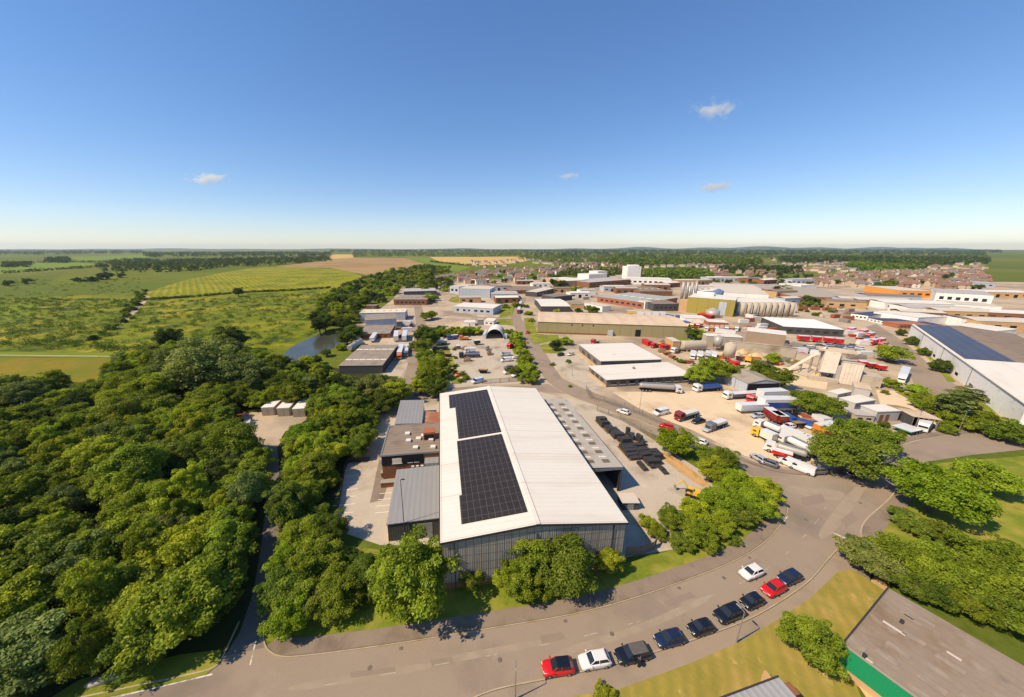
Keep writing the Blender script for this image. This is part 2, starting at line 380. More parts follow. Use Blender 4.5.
dashes([(300, 690), (420, 668), (520, 650), (620, 627), (700, 600), (765, 570), (810, 530), (830, 500)], 15, 2.0)
dashes([(806, 486), (770, 474), (700, 442), (620, 409), (570, 389), (545, 366), (528, 338)], 18, 2.0)
PAINT = PKEEP
dashes([(250, 666), (256, 640)], 1, 3.0, .16)
dashes([(90, 703), (150, 689), (205, 676)], 1, 13, .2)
dashes([(866, 548), (844, 538), (851, 545)], 1, 4, .3)
dashes([(790, 508), (783, 522), (766, 540)], 1, 7, .15)
# car park bays and car park triangle
BAY = MB()
ca = g(352, 465); cb = g(341, 520)
def bays(a, b_, n, l, ang):
    for i in range(n):
        p = g(*a).lerp(g(*b_), i / (n - 1)); BAY.obox((p.x, p.y), l, .17, .022, .028, ang)
bays((351, 470), (340, 522), 8, 4.6, .13); bays((391, 487), (386, 512), 5, 4.2, .13)
o = BAY.build('bay_markings', mat('bay_paint', lin(224, 212, 194), var=.1)); o['kind'] = 'structure'
sheet('parking_strip', [(379, 460), (386, 460), (387, 487), (383, 500), (370, 503)], .02, PAVE)
PATCH = mat('tarmac_repair', lin(143, 125, 107), ns=.4, fine=4, var=.08)
PATL = mat('worn_tarmac', lin(160, 141, 119), ns=.3, fine=4, var=.1, patch=(lin(152, 133, 113), .5, .45, .65))
for px in ([(430, 660), (452, 657), (455, 664), (432, 667)], [(540, 636), (562, 632), (566, 639), (542, 644)], [(663, 601), (690, 592), (696, 597), (668, 607)], [(800, 498), (822, 494), (826, 502), (803, 507)], [(350, 672), (395, 667), (396, 672), (351, 678)], [(840, 520), (852, 512), (858, 520), (846, 528)], [(742, 566), (756, 558), (762, 562), (748, 571)], [(590, 395), (602, 400), (598, 403), (586, 398)], [(556, 372), (562, 378), (558, 380), (552, 374)]):
    sheet('tarmac_patch', px, .033, PATCH)
for px in ([(560, 650), (640, 624), (700, 598), (706, 602), (646, 630), (564, 656)], [(300, 684), (420, 664), (424, 670), (306, 690)], [(790, 486), (840, 492), (836, 500), (792, 493)], [(820, 530), (856, 486), (866, 488), (832, 534)], [(452, 656), (540, 640), (542, 645), (455, 662)]):
    sheet('tarmac_patch', px, .0325, PATL, smooth=4)
IRON = mat('cast_iron', lin(112, 98, 86), var=.2)
for u, v in ((860, 503), (612, 634), (370, 668), (724, 578), (806, 520), (500, 660), (650, 424)):
    p = g(u, v); b = MB(); b.cyl((p.x, p.y, .03), (p.x, p.y, .037), .3, .3, 14); o = b.build('manhole_cover', IRON); o['kind'] = 'structure'
for u, v in ((402, 645.5), (468, 634.5), (565, 618.5), (678, 586), (748, 556)):
    p = g(u, v); b = MB(); b.obox((p.x, p.y - .35), .5, .4, .03, .038, .1); o = b.build('drain_cover', IRON); o['kind'] = 'structure'
# patches of grass inside the estate
for px in ([(532, 318), (524, 318), (526, 330), (534, 345), (548, 342), (560, 340), (558, 335), (538, 334)], [(540, 345), (560, 343), (566, 350), (560, 354), (544, 353)], [(452, 297), (480, 296), (482, 301), (456, 303), (448, 301)], [(498, 306), (516, 305), (512, 316), (500, 318)], [(566, 287), (584, 287), (582, 293), (566, 292)], [(676, 336), (704, 340), (700, 348), (676, 342)], [(497, 319), (512, 319), (514, 325), (497, 325)], [(897, 300), (950, 302), (972, 308), (972, 311), (920, 305)], [(905, 338), (930, 360), (948, 382), (956, 382), (935, 358), (912, 337)], [(895, 392), (925, 392), (972, 400), (1060, 430), (972, 431), (930, 420), (925, 408)], [(440, 340), (446, 340), (462, 384), (452, 384)], [(516, 330), (524, 345), (535, 372), (526, 380), (512, 378), (520, 368), (510, 345), (508, 332)]):
    sheet('grass_patch', px, .05, GRASS)
sheet('estate_road', [(866, 327), (876, 324), (892, 334), (910, 347), (932, 367), (953, 383), (985, 405), (1020, 428), (985, 431), (940, 402), (914, 384), (906, 366), (894, 347)], .03, ASPH)
sheet('gravel_yard', [(420, 336), (500, 334), (517, 340), (532, 380), (520, 384), (450, 386), (446, 384), (450, 340)], .034, CONC)
sheet('forecourt', [(380, 376), (402, 376), (412, 340), (388, 341)], .03, CONC)
PALEY = mat('pale_yard', lin(216, 190, 154), ns=.1, fine=1.5, var=.1, patch=[(lin(180, 154, 122), .06, .5, .7), (lin(160, 140, 116), .15, .62, .8)])
sheet('lorry_yard', [(612, 392), (700, 391), (780, 398), (800, 412), (830, 425), (845, 445), (830, 468), (790, 468), (745, 456), (692, 430), (645, 412)], .02, PALEY)
sheet('aggregate_yard', [(706, 352), (728, 352), (795, 360), (830, 372), (826, 390), (790, 384), (770, 368), (712, 364)], .024, PALEY)
sheet('aggregate_yard', [(876, 390), (905, 391), (925, 404), (948, 420), (938, 426), (908, 412), (898, 420), (880, 404)], .024, PALEY)
sheet('dark_yard', [(548, 350), (580, 349), (605, 388), (592, 392), (570, 380), (556, 366)], .028, CONC)
sheet('storage_yard', [(860, 303), (985, 312), (985, 322), (915, 320), (850, 308)], .03, CONC)

# ------------------------------------------------------------------ trees
def leaf_cloud(centres, radii, n_each, size, rng, up=.35, squash=.8, out_bias=.5):
    """leaf faces scattered over clumps; returns verts (4n,3) and tone per clump-and-leaf (n)"""
    V, T = [], []
    for c, r in zip(centres, radii):
        n = max(6, int(n_each * (r / radii.mean()) ** 2))
        d = rng.normal(size=(n, 3)); d /= np.linalg.norm(d, axis=1)[:, None]
        d[:, 2] = np.where(d[:, 2] < -.35, -d[:, 2], d[:, 2])
        rr = r * rng.uniform(.55, 1.08, n) ** .7 * np.where(rng.random(n) < .07, rng.uniform(1.1, 1.6, n), 1)
        p = c + d * rr[:, None] * np.array([1, 1, squash])
        nn = d * out_bias + rng.normal(size=(n, 3)) * .5 + np.array([0, 0, up]); nn /= np.linalg.norm(nn, axis=1)[:, None]
        t = np.cross(nn, rng.normal(size=(n, 3))); t /= np.linalg.norm(t, axis=1)[:, None]
        bb = np.cross(nn, t)
        s = (size * rng.uniform(.6, 1.35, n))[:, None]
        q = np.stack([p + t * s, p + bb * s * .6 + nn * s * .12, p - t * s, p - bb * s * .6 + nn * s * .12], 1)
        V.append(q.reshape(-1, 3)); T.append(np.clip(rng.uniform(.15, .85) + rng.normal(0, .14, n), 0, 1))
    return np.concatenate(V), np.concatenate(T)

def leaf_mesh(name, V, T, extra=None):
    n = len(V) // 4
    nv0 = len(V); ev, ef = (extra.v, extra.f) if extra else ([], [])
    me = bpy.data.meshes.new(name)
    if not extra:
        me.vertices.add(nv0); me.vertices.foreach_set('co', V.astype(np.float32).ravel())
        me.loops.add(nv0); me.loops.foreach_set('vertex_index', np.arange(nv0, dtype=np.int32))
        me.polygons.add(n); me.polygons.foreach_set('loop_start', np.arange(0, nv0, 4, dtype=np.int32))
        me.polygons.foreach_set('loop_total', np.full(n, 4, dtype=np.int32))
        me.update(calc_edges=True); me.materials.append(LEAF)
    else:
        fs = [tuple(range(i * 4, i * 4 + 4)) for i in range(n)] + [tuple(i + nv0 for i in q) for q in ef]
        me.from_pydata([tuple(p) for p in V] + list(ev), [], fs); me.materials.append(LEAF); me.materials.append(BARK)
        me.polygons.foreach_set('material_index', [0] * n + [1] * len(ef)); me.update()
    at = me.attributes.new('tone', 'FLOAT', 'FACE')
    at.data.foreach_set('value', np.concatenate([T, np.full(len(ef), .5)]).astype(np.float32))
    return me

def clumps(shape, rng, n):
    """clump centres and radii for a crown of radius about 1 standing on z = 0 (height = 2 * H)"""
    z0, hz, rad = {'round': (.22, .82, 1.0), 'tall': (.25, 1.2, .85), 'broad': (.2, .64, 1.05), 'bush': (.02, .62, 1.0), 'weep': (.16, .9, .95), 'column': (.15, 1.5, .6)}[shape]
    cs, rs = [], []
    lob = rng.normal(size=(5, 3)); lob /= np.linalg.norm(lob, axis=1)[:, None]
    for k in range(n):
        d = rng.normal(size=3); d /= np.linalg.norm(d)
        bulge = .92 + .36 * max(0, (lob @ d).max()) - .18 * rng.random()
        r = rng.random() ** .38 * .78 * bulge
        p = d * r * np.array([rad, rad, hz])
        if d[2] < 0: p[2] *= .75
        if shape == 'weep': p[2] -= .18 * (p[0] ** 2 + p[1] ** 2)
        p *= rng.uniform(.9, 1.14); cs.append(p + np.array([0, 0, z0 + hz * .85])); rs.append(rng.uniform(.11, .25) * (1.5 if r < .45 else 1))
    return np.array(cs), np.array(rs)

def trunk_builder(shape, rng, top):
    b = MB(); lean = rng.normal(0, .05, 2)
    if shape == 'bush':
        for k in range(4):
            a = rng.uniform(0, 6.28); b.cyl((0, 0, -.05), (.35 * math.cos(a), .35 * math.sin(a), .5), .03, .012, 5)
        return b
    b.cyl((0, 0, -.05), (lean[0], lean[1], top * .45), .085, .06, 8); b.cyl((lean[0], lean[1], top * .44), (lean[0] * 2, lean[1] * 2, top * .85), .06, .02, 6)
    for k in range(6):
        a = k * 1.05 + rng.uniform(-.3, .3); z = top * rng.uniform(.28, .6); r = rng.uniform(.4, .65)
        b.cyl((lean[0] * z, lean[1] * z, z), (r * math.cos(a), r * math.sin(a), z + rng.uniform(.25, .5)), .035, .01, 5)
    return b

TREES, SMALL = {}, {}
MID, MIDS = {}, {}
def normalise(V):
    r = np.percentile(np.hypot(V[:, 0], V[:, 1]), 96)
    V = V.copy(); V[:, :2] /= r
    return V
for shape, n, per, size in (('round', 84, 270, .034), ('tall', 84, 270, .034), ('broad', 84, 270, .034), ('bush', 48, 220, .046), ('weep', 115, 220, .029), ('column', 56, 180, .042)):
    for kk in range(3 if shape != 'column' else 1):
        rng = np.random.default_rng(100 + kk + len(shape) * 17 + n)
        cs, rs = clumps(shape, rng, n)
        if shape == 'column': rs = rs * .8
        V, T = leaf_cloud(cs, rs, per, size, rng); V = normalise(V); MID[shape] = float(np.percentile(V[:, 2], 1) + np.percentile(V[:, 2], 99)) / 2
        tb = trunk_builder(shape, rng, V[:, 2].max())
        TREES.setdefault(shape, []).append((leaf_mesh(shape + '_crown', V, T), tb.mesh(shape + '_trunk', BARK)))
    for kk in range(2):
        rng = np.random.default_rng(300 + kk + len(shape) * 13)
        cs, rs = clumps(shape, rng, 20)
        V, T = leaf_cloud(cs, rs * 1.35, 60, .11, rng); V = normalise(V); V[:, 2] -= max(0, np.percentile(V[:, 2], 2) - .05); MIDS[shape] = float(np.percentile(V[:, 2], 99)) / 2
        SMALL.setdefault(shape, []).append(leaf_mesh(shape + '_small', V, T, trunk_builder(shape, rng, V[:, 2].max())))

GREEN = {'mid': (110, 116, 32), 'dark': (84, 94, 28), 'bright': (130, 134, 34), 'yellow': (130, 132, 36), 'grey': (112, 116, 62), 'olive': (104, 110, 36), 'deep': (60, 70, 24), 'lime': (122, 134, 30)}
def leafcol(k):
    c = lin(*GREEN[k]); j = R.uniform(.78, 1.26); h = R.uniform(-.06, .08)
    h += R.choice([0, 0, 0, -.08, -.05]); return (c[0] * j * (1 + h) * 1.36, c[1] * j * 1.46, c[2] * 1.2 * j * (1 - h), 1)

def tree(x, y, D, shape, green, label, name='tree', group=None, hs=1.0, cat='tree', full=True, z=0):
    s = D / 2
    if full:
        t = thing(name, label, cat, (x, y, z), R.uniform(0, 6.28), group)
        cm, tm = R.choice(TREES[shape])
        c = link('crown', cm, t); link('stem' if shape == 'bush' else 'trunk', tm, t)
        c.color = leafcol(green)
    else:
        t = link(name, R.choice(SMALL[shape]), None, (x, y, z)); t.rotation_euler.z = R.uniform(0, 6.28)
        tag(t, label, cat, group); t.color = leafcol(green)
    t.scale = (s * R.uniform(.93, 1.07), s * R.uniform(.93, 1.07), s * hs)
    return t

def tree_px(u, v, wpx, shape, green, label, name='tree', group=None, hs=1.0, cat='tree', full=True, sink=1.0):
    D = 5.0
    for _ in range(12):
        zc = (MID if full else MIDS)[shape] * hs * D / 2
        p = g(u, v, zc); t = (p - Vector((0, 0, H))).length
        b_ = (348.5 - v) / F; t = (H - zc) / (SP - b_ * CP)
        D = wpx * t / F
    return tree(p.x, p.y, D * 1.0, shape, green, label, name, group, hs, cat, full)

# ---- single trees that stand out
tree_px(407, 576, 84, 'round', 'mid', 'largest leafy tree before the grey gable of the white-roofed warehouse', 'broadleaf_tree', hs=1.1)
tree_px(335, 590, 50, 'weep', 'mid', 'birch-like tree left of the largest leafy tree by the road corner', 'birch_tree')
tree_px(366, 572, 34, 'tall', 'dark', 'slim tree squeezed against the left flank of the largest leafy tree', 'birch_tree')
tree_px(472, 577, 25, 'round', 'olive', 'small round tree alone under the grey gable wall', 'sapling')
tree_px(498, 571, 26, 'bush', 'bright', 'bushy green shrub at the left end of the gable tree clump', 'shrub', cat='shrub')
tree_px(519, 577, 43, 'round', 'bright', 'bright tree at the front left of the gable tree clump', 'broadleaf_tree')
tree_px(528, 551, 46, 'tall', 'mid', 'back left tree of the clump touching the grey gable', 'birch_tree')
tree_px(567, 563, 58, 'weep', 'olive', 'tallest drooping tree of the clump before the grey gable', 'birch_tree', hs=1.1)
tree_px(545, 585, 30, 'bush', 'mid', 'low bush under the drooping tree by the gable', 'shrub', cat='shrub')
tree_px(608, 558, 27, 'tall', 'yellow', 'small yellow-green tree by the right corner of the grey gable', 'sapling')
tree_px(812, 639, 50, 'round', 'mid', 'round bushy tree alone on the dry lawn beside the parked cars', 'broadleaf_tree', hs=1.12)
tree_px(938, 487, 66, 'broad', 'lime', 'big bright lime-green tree beside the junction on the right', 'broadleaf_tree', hs=1.1)
tree_px(985, 474, 46, 'broad', 'bright', 'bright tree behind the big lime-green tree', 'broadleaf_tree')
tree_px(605, 694, 22, 'bush', 'yellow', 'small yellowish shrub at the lawn edge near the red hatchback', 'shrub', cat='shrub')
tree_px(677, 441, 38, 'broad', 'lime', 'rounded roadside tree beside the black pipe stacks', 'broadleaf_tree')
tree_px(816, 402, 44, 'broad', 'mid', 'spreading tree between the storage bays and the lorry yard', 'broadleaf_tree', hs=.8)
tree_px(866, 434, 48, 'broad', 'mid', 'dark green tree at the bend beyond the lorry yard', 'broadleaf_tree')
tree_px(846, 452, 56, 'broad', 'olive', 'wide tree whose shade covers the parked saloons by the junction', 'broadleaf_tree')
tree_px(890, 352, 25, 'broad', 'bright', 'round tree beside the east road by the red lorries', 'broadleaf_tree')
for u, v, w_, l in ((902, 332, 9, 'smallest'), (913, 340, 12, 'second'), (925, 351, 11, 'third'), (942, 365, 17, 'largest')):
    tree_px(u, v, w_, 'bush', 'dark', f'{l} clipped bush from the far end along the white solar-roofed building', 'bush', 'bushes along the white building', hs=1.3, cat='bush')
tree_px(205, 364, 62, 'weep', 'grey', 'huge grey-green willow above the dark wood beside the meadow', 'willow_tree', hs=.95)
tree_px(240, 372, 44, 'weep', 'grey', 'grey-green willow right of the huge one', 'willow_tree', hs=.95)
tree_px(178, 366, 42, 'weep', 'grey', 'grey-green willow left of the huge one', 'willow_tree', hs=.95)
tree_px(222, 348, 36, 'weep', 'grey', 'grey-green willow at the back of the willow clump', 'willow_tree', hs=.95)
tree_px(167, 337, 26, 'round', 'deep', 'dark round tree standing in the meadow in front of the shrub row', 'broadleaf_tree')
tree_px(231, 339, 30, 'round', 'deep', 'dark round tree at the meadow edge behind the willows', 'broadleaf_tree')
tree_px(238, 291.5, 10, 'round', 'deep', 'lone dark tree in the hedge across the striped field', 'broadleaf_tree')
tree_px(955, 402, 26, 'column', 'grey', 'tall feathery grey-green tree beside the east road', 'poplar_tree')
tree_px(967, 398, 24, 'column', 'grey', 'tall feathery tree right of its grey-green twin by the east road', 'poplar_tree')
tree_px(184, 598, 88, 'round', 'mid', 'big round-crowned maple at the wood corner above the road', 'maple_tree')
tree_px(146, 606, 50, 'tall', 'yellow', 'tree with rusty yellow leaves left of the big maple', 'maple_tree', hs=.85)
tree_px(25, 533, 30, 'round', 'yellow', 'yellow-leaved tree among the green wood at far left', 'maple_tree')
tree_px(714, 367, 30, 'round', 'bright', 'bushy tree behind the flatbed with blue load', 'broadleaf_tree')
tree_px(700, 374, 24, 'round', 'yellow', 'yellowish tree beside the white flat-roofed units', 'broadleaf_tree')
tree_px(728, 371, 22, 'round', 'mid', 'tree hard against the grey workshop with black front', 'broadleaf_tree')
tree_px(763, 369, 22, 'round', 'mid', 'tree behind the grey workshop near the conveyor foot', 'broadleaf_tree')
tree_px(780, 377, 26, 'round', 'mid', 'tree right of the grey workshop roof', 'broadleaf_tree')
tree_px(773, 358, 13, 'round', 'bright', 'small round tree in the pale aggregate yard', 'sapling')
tree_px(555.5, 344.5, 12, 'round', 'deep', 'dark small tree on the green by the long beige warehouse', 'sapling')
tree_px(566, 340, 14, 'bush', 'lime', 'lime bush behind the dark small tree on the green', 'bush', cat='bush')
tree_px(700, 334, 18, 'bush', 'bright', 'bright bush at the right end of the long beige warehouse', 'bush', cat='bush')
tree_px(693, 332, 12, 'tall', 'dark', 'dark tree against the end wall of the long beige warehouse', 'broadleaf_tree')
tree_px(891, 382, 15, 'bush', 'bright', 'round bush by the storage bays beside the parked white van', 'bush', cat='bush')
tree_px(917, 388, 16, 'bush', 'lime', 'lime bush at the corner of the pale aggregate yard', 'bush', cat='bush')
for u, v, w_ in ((930, 400, 26), (940, 408, 24), (920, 402, 18), (955, 418, 26), (968, 422, 24), (948, 428, 16), (985, 418, 30), (1010, 430, 36)):
    tree_px(u, v, w_, 'bush', 'mid', 'scrubby bush of the thicket between east road and junction', 'bush', 'thicket bushes by the east road', cat='bush')
for u, v, w_, gr in ((870, 556, 44, 'grey'), (898, 553, 50, 'mid'), (925, 566, 52, 'mid'), (950, 566, 50, 'mid'), (905, 580, 34, 'olive'), (980, 580, 60, 'mid'), (1005, 560, 60, 'mid'), (940, 592, 36, 'dark'), (966, 602, 36, 'mid'), (1010, 610, 50, 'mid')):
    tree_px(u, v, w_, 'broad', gr, 'tree of the dark thicket behind the flat brown roof', 'thicket_tree', 'thicket behind the flat roof', hs=1.0)
for u, v, w_ in ((915, 524, 28), (935, 530, 30), (900, 512, 18), (955, 535, 20)):
    tree_px(u, v, w_, 'bush', 'olive', 'low olive bush on the grass below the big lime-green tree', 'bush', 'bushes on the corner grass', cat='bush')
# ---- group along the road east of the site
for u, v, w_, gr, sh in ((656, 530, 21, 'mid', 'bush'), (672, 518, 28, 'mid', 'round'), (682, 540, 25, 'olive', 'bush'), (698, 530, 30, 'mid', 'round'), (696, 512, 32, 'bright', 'round'), (718, 500, 35, 'lime', 'broad'), (735, 480, 35, 'lime', 'broad'), (752, 500, 35, 'lime', 'broad'), (764, 487, 30, 'bright', 'broad'), (713, 470, 26, 'bright', 'round'), (725, 458, 23, 'mid', 'round'), (708, 455, 21, 'mid', 'round'), (742, 515, 26, 'olive', 'round'), (720, 522, 26, 'bright', 'round'), (762, 504, 25, 'bright', 'round'), (733, 538, 16, 'olive', 'bush'), (708, 546, 18, 'olive', 'bush'), (648, 522, 18, 'bright', 'bush')):
    tree_px(u, v, w_, sh, gr, 'leafy tree of the belt between the pale yard and the road bend', 'roadside_tree', 'tree belt at the road bend')
# ---- site left belt and hedges
for u, v, w_, gr in ((364, 434, 28, 'olive'), (358, 447, 22, 'mid'), (368, 421, 20, 'mid'), (350, 424, 20, 'yellow'), (330, 478, 20, 'mid'), (341, 446, 18, 'bright')):
    tree_px(u, v, w_, 'round', gr, 'tree of the belt beside the marked car park', 'boundary_tree', 'trees by the marked car park')
for u, v, w_, gr in ((316, 556, 46, 'mid'), (328, 530, 34, 'dark'), (300, 566, 42, 'mid'), (292, 598, 40, 'mid'), (314, 600, 36, 'olive'), (352, 560, 26, 'dark'), (358, 600, 22, 'dark')):
    tree_px(u, v, w_, 'round', gr, 'leafy tree in the corner copse above the road junction', 'copse_tree', 'copse at the site corner')
for u, v, w_, gr in ((424, 346, 18, 'mid'), (426, 356, 21, 'mid'), (430, 366, 23, 'mid'), (428, 378, 26, 'mid'), (436, 386, 26, 'dark'), (438, 372, 18, 'bright'), (420, 384, 21, 'bright'), (441, 362, 16, 'mid'), (430, 338, 17, 'dark'), (424, 330, 16, 'mid'), (415, 345, 12, 'mid'), (417, 335, 10, 'dark')):
    tree_px(u, v, w_, 'round', gr, 'tree of the hedge along the left side of the vehicle yard', 'hedge_tree', 'hedge left of the vehicle yard')
for u, v, w_, gr in ((446, 331, 19, 'mid'), (456, 331, 17, 'bright'), (466, 330, 17, 'mid'), (476, 330, 14, 'bright'), (508, 332, 14, 'mid'), (436, 330, 17, 'dark')):
    tree_px(u, v, w_, 'bush', gr, 'bush of the hedge behind the arched shelter', 'hedge_bush', 'hedge behind the vehicle yard', cat='bush')
for u, v, w_, gr in ((517, 335, 15, 'bright'), (519, 343, 16, 'mid'), (522, 351, 16, 'bright'), (525, 359, 18, 'mid'), (527, 367, 20, 'bright'), (530, 376, 20, 'mid'), (521, 367, 15, 'olive'), (515, 342, 12, 'bright'), (514, 370, 15, 'olive')):
    tree_px(u, v, w_, 'bush', gr, 'bush of the hedge between vehicle yard and estate road', 'hedge_bush', 'hedge right of the vehicle yard', cat='bush')
for u, v, w_, gr in ((462, 373, 8, 'mid'), (466, 377, 8, 'mid'), (461, 380, 7, 'olive'), (456, 365, 5, 'mid'), (455, 357, 5, 'mid'), (454, 349, 4, 'mid'), (455, 372, 6, 'mid')):
    tree_px(u, v, w_, 'bush', gr, 'small bush in the strip dividing the vehicle yard', 'strip_bush', 'strip dividing the vehicle yard', cat='bush')

for k, line in enumerate(([(420, 333), (423, 350), (424, 368), (420, 386)], [(433, 334), (437, 350), (441, 366), (445, 384)], [(436, 334), (470, 333), (482, 334)], [(506, 331), (516, 345), (523, 360), (527, 378)], [(512, 334), (520, 350), (528, 366), (533, 378)])):
    pts = [g(*p) for p in line]
    for a, b_ in zip(pts, pts[1:]):
        n = max(2, int((b_ - a).length / 4.2))
        for i in range(n):
            p = a.lerp(b_, (i + R.random()) / n); tree(p.x, p.y, R.uniform(3.5, 5.5), R.choice(['bush', 'round']), R.choice(['mid', 'bright', 'olive', 'mid']), 'low green bush filling the hedges round the vehicle yard', 'hedge_shrub', 'low bushes of the vehicle yard hedges', cat='bush', full=False)
# ---- the wood: individual trees sown over its floor
def inside(p, poly):
    c = False; n = len(poly); j = n - 1
    for i in range(n):
        a, b_ = poly[i], poly[j]
        if (a[1] > p[1]) != (b_[1] > p[1]) and p[0] < (b_[0] - a[0]) * (p[1] - a[1]) / (b_[1] - a[1]) + a[0]: c = not c
        j = i
    return c

def sow(px, dist, nmax, seed, zc=4.0, avoid=(), near_first=True):
    poly = [tuple(g(u, v, zc).xy) for u, v in px]; rr = random.Random(seed); pts = []
    av = [[tuple(g(u, v, 0).xy) for u, v in a] for a in avoid]
    xs, ys = [p[0] for p in poly], [p[1] for p in poly]
    for _ in range(nmax * 60):
        p = (rr.uniform(min(xs), max(xs)), rr.uniform(min(ys), max(ys)))
        dd = dist(p) if callable(dist) else dist
        if not inside(p, poly) or any(inside(p, a) for a in av): continue
        if any((p[0] - q[0]) ** 2 + (p[1] - q[1]) ** 2 < dd * dd for q in pts): continue
        pts.append(p)
        if len(pts) >= nmax: break
    return pts
LANEPX = [(222, 664), (236, 630), (248, 590), (256, 540), (259, 500), (258, 450), (226, 428), (236, 411), (306, 411), (310, 422), (288, 436), (283, 470), (284, 520), (279, 580), (271, 630), (266, 660)]
CLEAR = [(140, 500), (158, 488), (192, 482), (196, 494), (172, 503), (150, 507)]
W1 = [(-90, 376), (60, 384), (102, 390), (116, 366), (165, 348), (240, 349), (268, 358), (300, 364), (335, 368), (345, 378), (398, 384), (400, 392), (372, 404), (310, 404), (262, 402), (232, 410), (224, 428), (252, 446), (258, 470), (254, 520), (240, 570), (220, 606), (200, 616), (172, 625), (105, 648), (10, 674), (-60, 696), (-200, 640), (-200, 430)]
W2 = [(330, 396), (372, 408), (342, 425), (320, 470), (306, 515), (296, 550), (290, 600), (272, 618), (270, 590), (284, 530), (286, 470), (290, 436), (312, 415)]
shapes = ['round'] * 5 + ['tall'] * 2 + ['broad'] * 3 + ['weep'] * 2
tones = ['mid'] * 5 + ['dark'] * 3 + ['bright'] * 4 + ['olive'] * 2 + ['grey', 'yellow', 'deep']
LOW = [tuple(g(u, v).xy) for u, v in [(284, 354), (300, 348), (338, 346), (348, 356), (346, 384), (282, 384)]]
low = lambda p: .6 if inside(p, LOW) else 1.0
wood = sow(W1, lambda p: 4.3 + max(0, (p[1] - 70)) * .022, 275, 3, 5.0, (LANEPX, CLEAR))
for (x, y) in wood:
    if (x + 73) ** 2 + (y - 52) ** 2 < 30: continue
    tree(x, y, (R.uniform(6.4, 10.5) + max(0, y - 90) * .016) * low((x, y)), R.choice(shapes), R.choice(tones), 'leafy tree in the dense wood filling the left of the scene', 'woodland_tree', 'trees of the dense wood', hs=R.uniform(.8, 1.15))
for (x, y) in sow(W2, 4.0, 90, 4, 5.0, (LANEPX,)):
    tree(x, y, R.uniform(5.4, 8.0), R.choice(shapes), R.choice(['mid', 'mid', 'bright', 'lime', 'bright', 'olive', 'dark']), 'bright leafy tree in the belt between lane and site', 'lane_tree', 'tree belt along the lane', hs=R.uniform(.8, 1.1))
for (x, y) in sow(W1, lambda p: 4.6 + max(0, (p[1] - 60)) * .02, 230, 33, 4.0, (LANEPX, CLEAR)):
    tree(x, y, (R.uniform(3.4, 5.6) + max(0, y - 80) * .01) * low((x, y)), R.choice(['round', 'tall', 'weep', 'tall']), R.choice(['bright', 'lime', 'bright', 'mid', 'grey', 'yellow', 'olive']), 'slender young tree pushing up between the big crowns of the wood', 'young_woodland_tree', 'young trees of the dense wood', hs=R.uniform(1.15, 1.7))
# understorey that closes the wood floor
def scrub(name, pts, r0, r1, nleaf, size, green, flat=.8, kind='stuff', z=0):
    rng = np.random.default_rng(len(pts)); cs, rs = [], []
    for x, y in pts:
        r = rng.uniform(r0, r1); cs.append((x, y, z + r * flat * .3)); rs.append(r)
    V, T = leaf_cloud(np.array(cs), np.array(rs), nleaf, size, rng, squash=flat)
    o = link(name, leaf_mesh(name, V, T)); o.color = leafcol(green); o['kind'] = kind
    return o
def poly_pts(px, n, seed, zc=0):
    poly = [tuple(g(u, v, zc).xy) for u, v in px]; rr = random.Random(seed); xs, ys = [p[0] for p in poly], [p[1] for p in poly]; out = []
    for _ in range(n * 40):
        p = (rr.uniform(min(xs), max(xs)), rr.uniform(min(ys), max(ys)))
        if inside(p, poly): out.append(p)
        if len(out) >= n: break
    return out
AVOID = [[tuple(g(u, v).xy) for u, v in a] for a in (LANEPX, CLEAR)]
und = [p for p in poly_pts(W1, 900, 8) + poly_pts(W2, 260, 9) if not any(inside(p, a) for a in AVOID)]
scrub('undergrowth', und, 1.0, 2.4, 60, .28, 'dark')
# ---- band of trees round the pond and behind the left sheds
W3 = [(268, 352), (283, 346), (300, 337), (316, 331), (312, 318), (318, 302), (328, 292), (350, 283), (370, 275), (395, 270), (420, 266), (446, 268), (452, 277), (446, 288), (434, 298), (432, 318), (424, 318), (425, 300), (412, 287), (398, 288), (386, 297), (362, 304), (355, 318), (354, 340), (344, 351), (328, 362), (306, 366), (284, 366), (270, 358)]
for (x, y) in sow(W3, lambda p: 4.8 + max(0, p[1] - 150) * .012, 270, 6, 4.0, ([(284, 357), (289, 349), (302, 342), (318, 335), (334, 331), (342, 335), (338, 345), (325, 351), (306, 359), (292, 361)],)):
    tree(x, y, (R.uniform(7, 10.5) + max(0, y - 200) * .014) * low((x, y)), R.choice(['round', 'broad', 'tall', 'round']), R.choice(['mid', 'dark', 'bright', 'dark', 'bright', 'deep']), 'tree of the belt around the pond and left sheds', 'pond_side_tree', 'tree belt by the pond and left sheds', hs=R.uniform(.75, 1.0), full=y < 330)
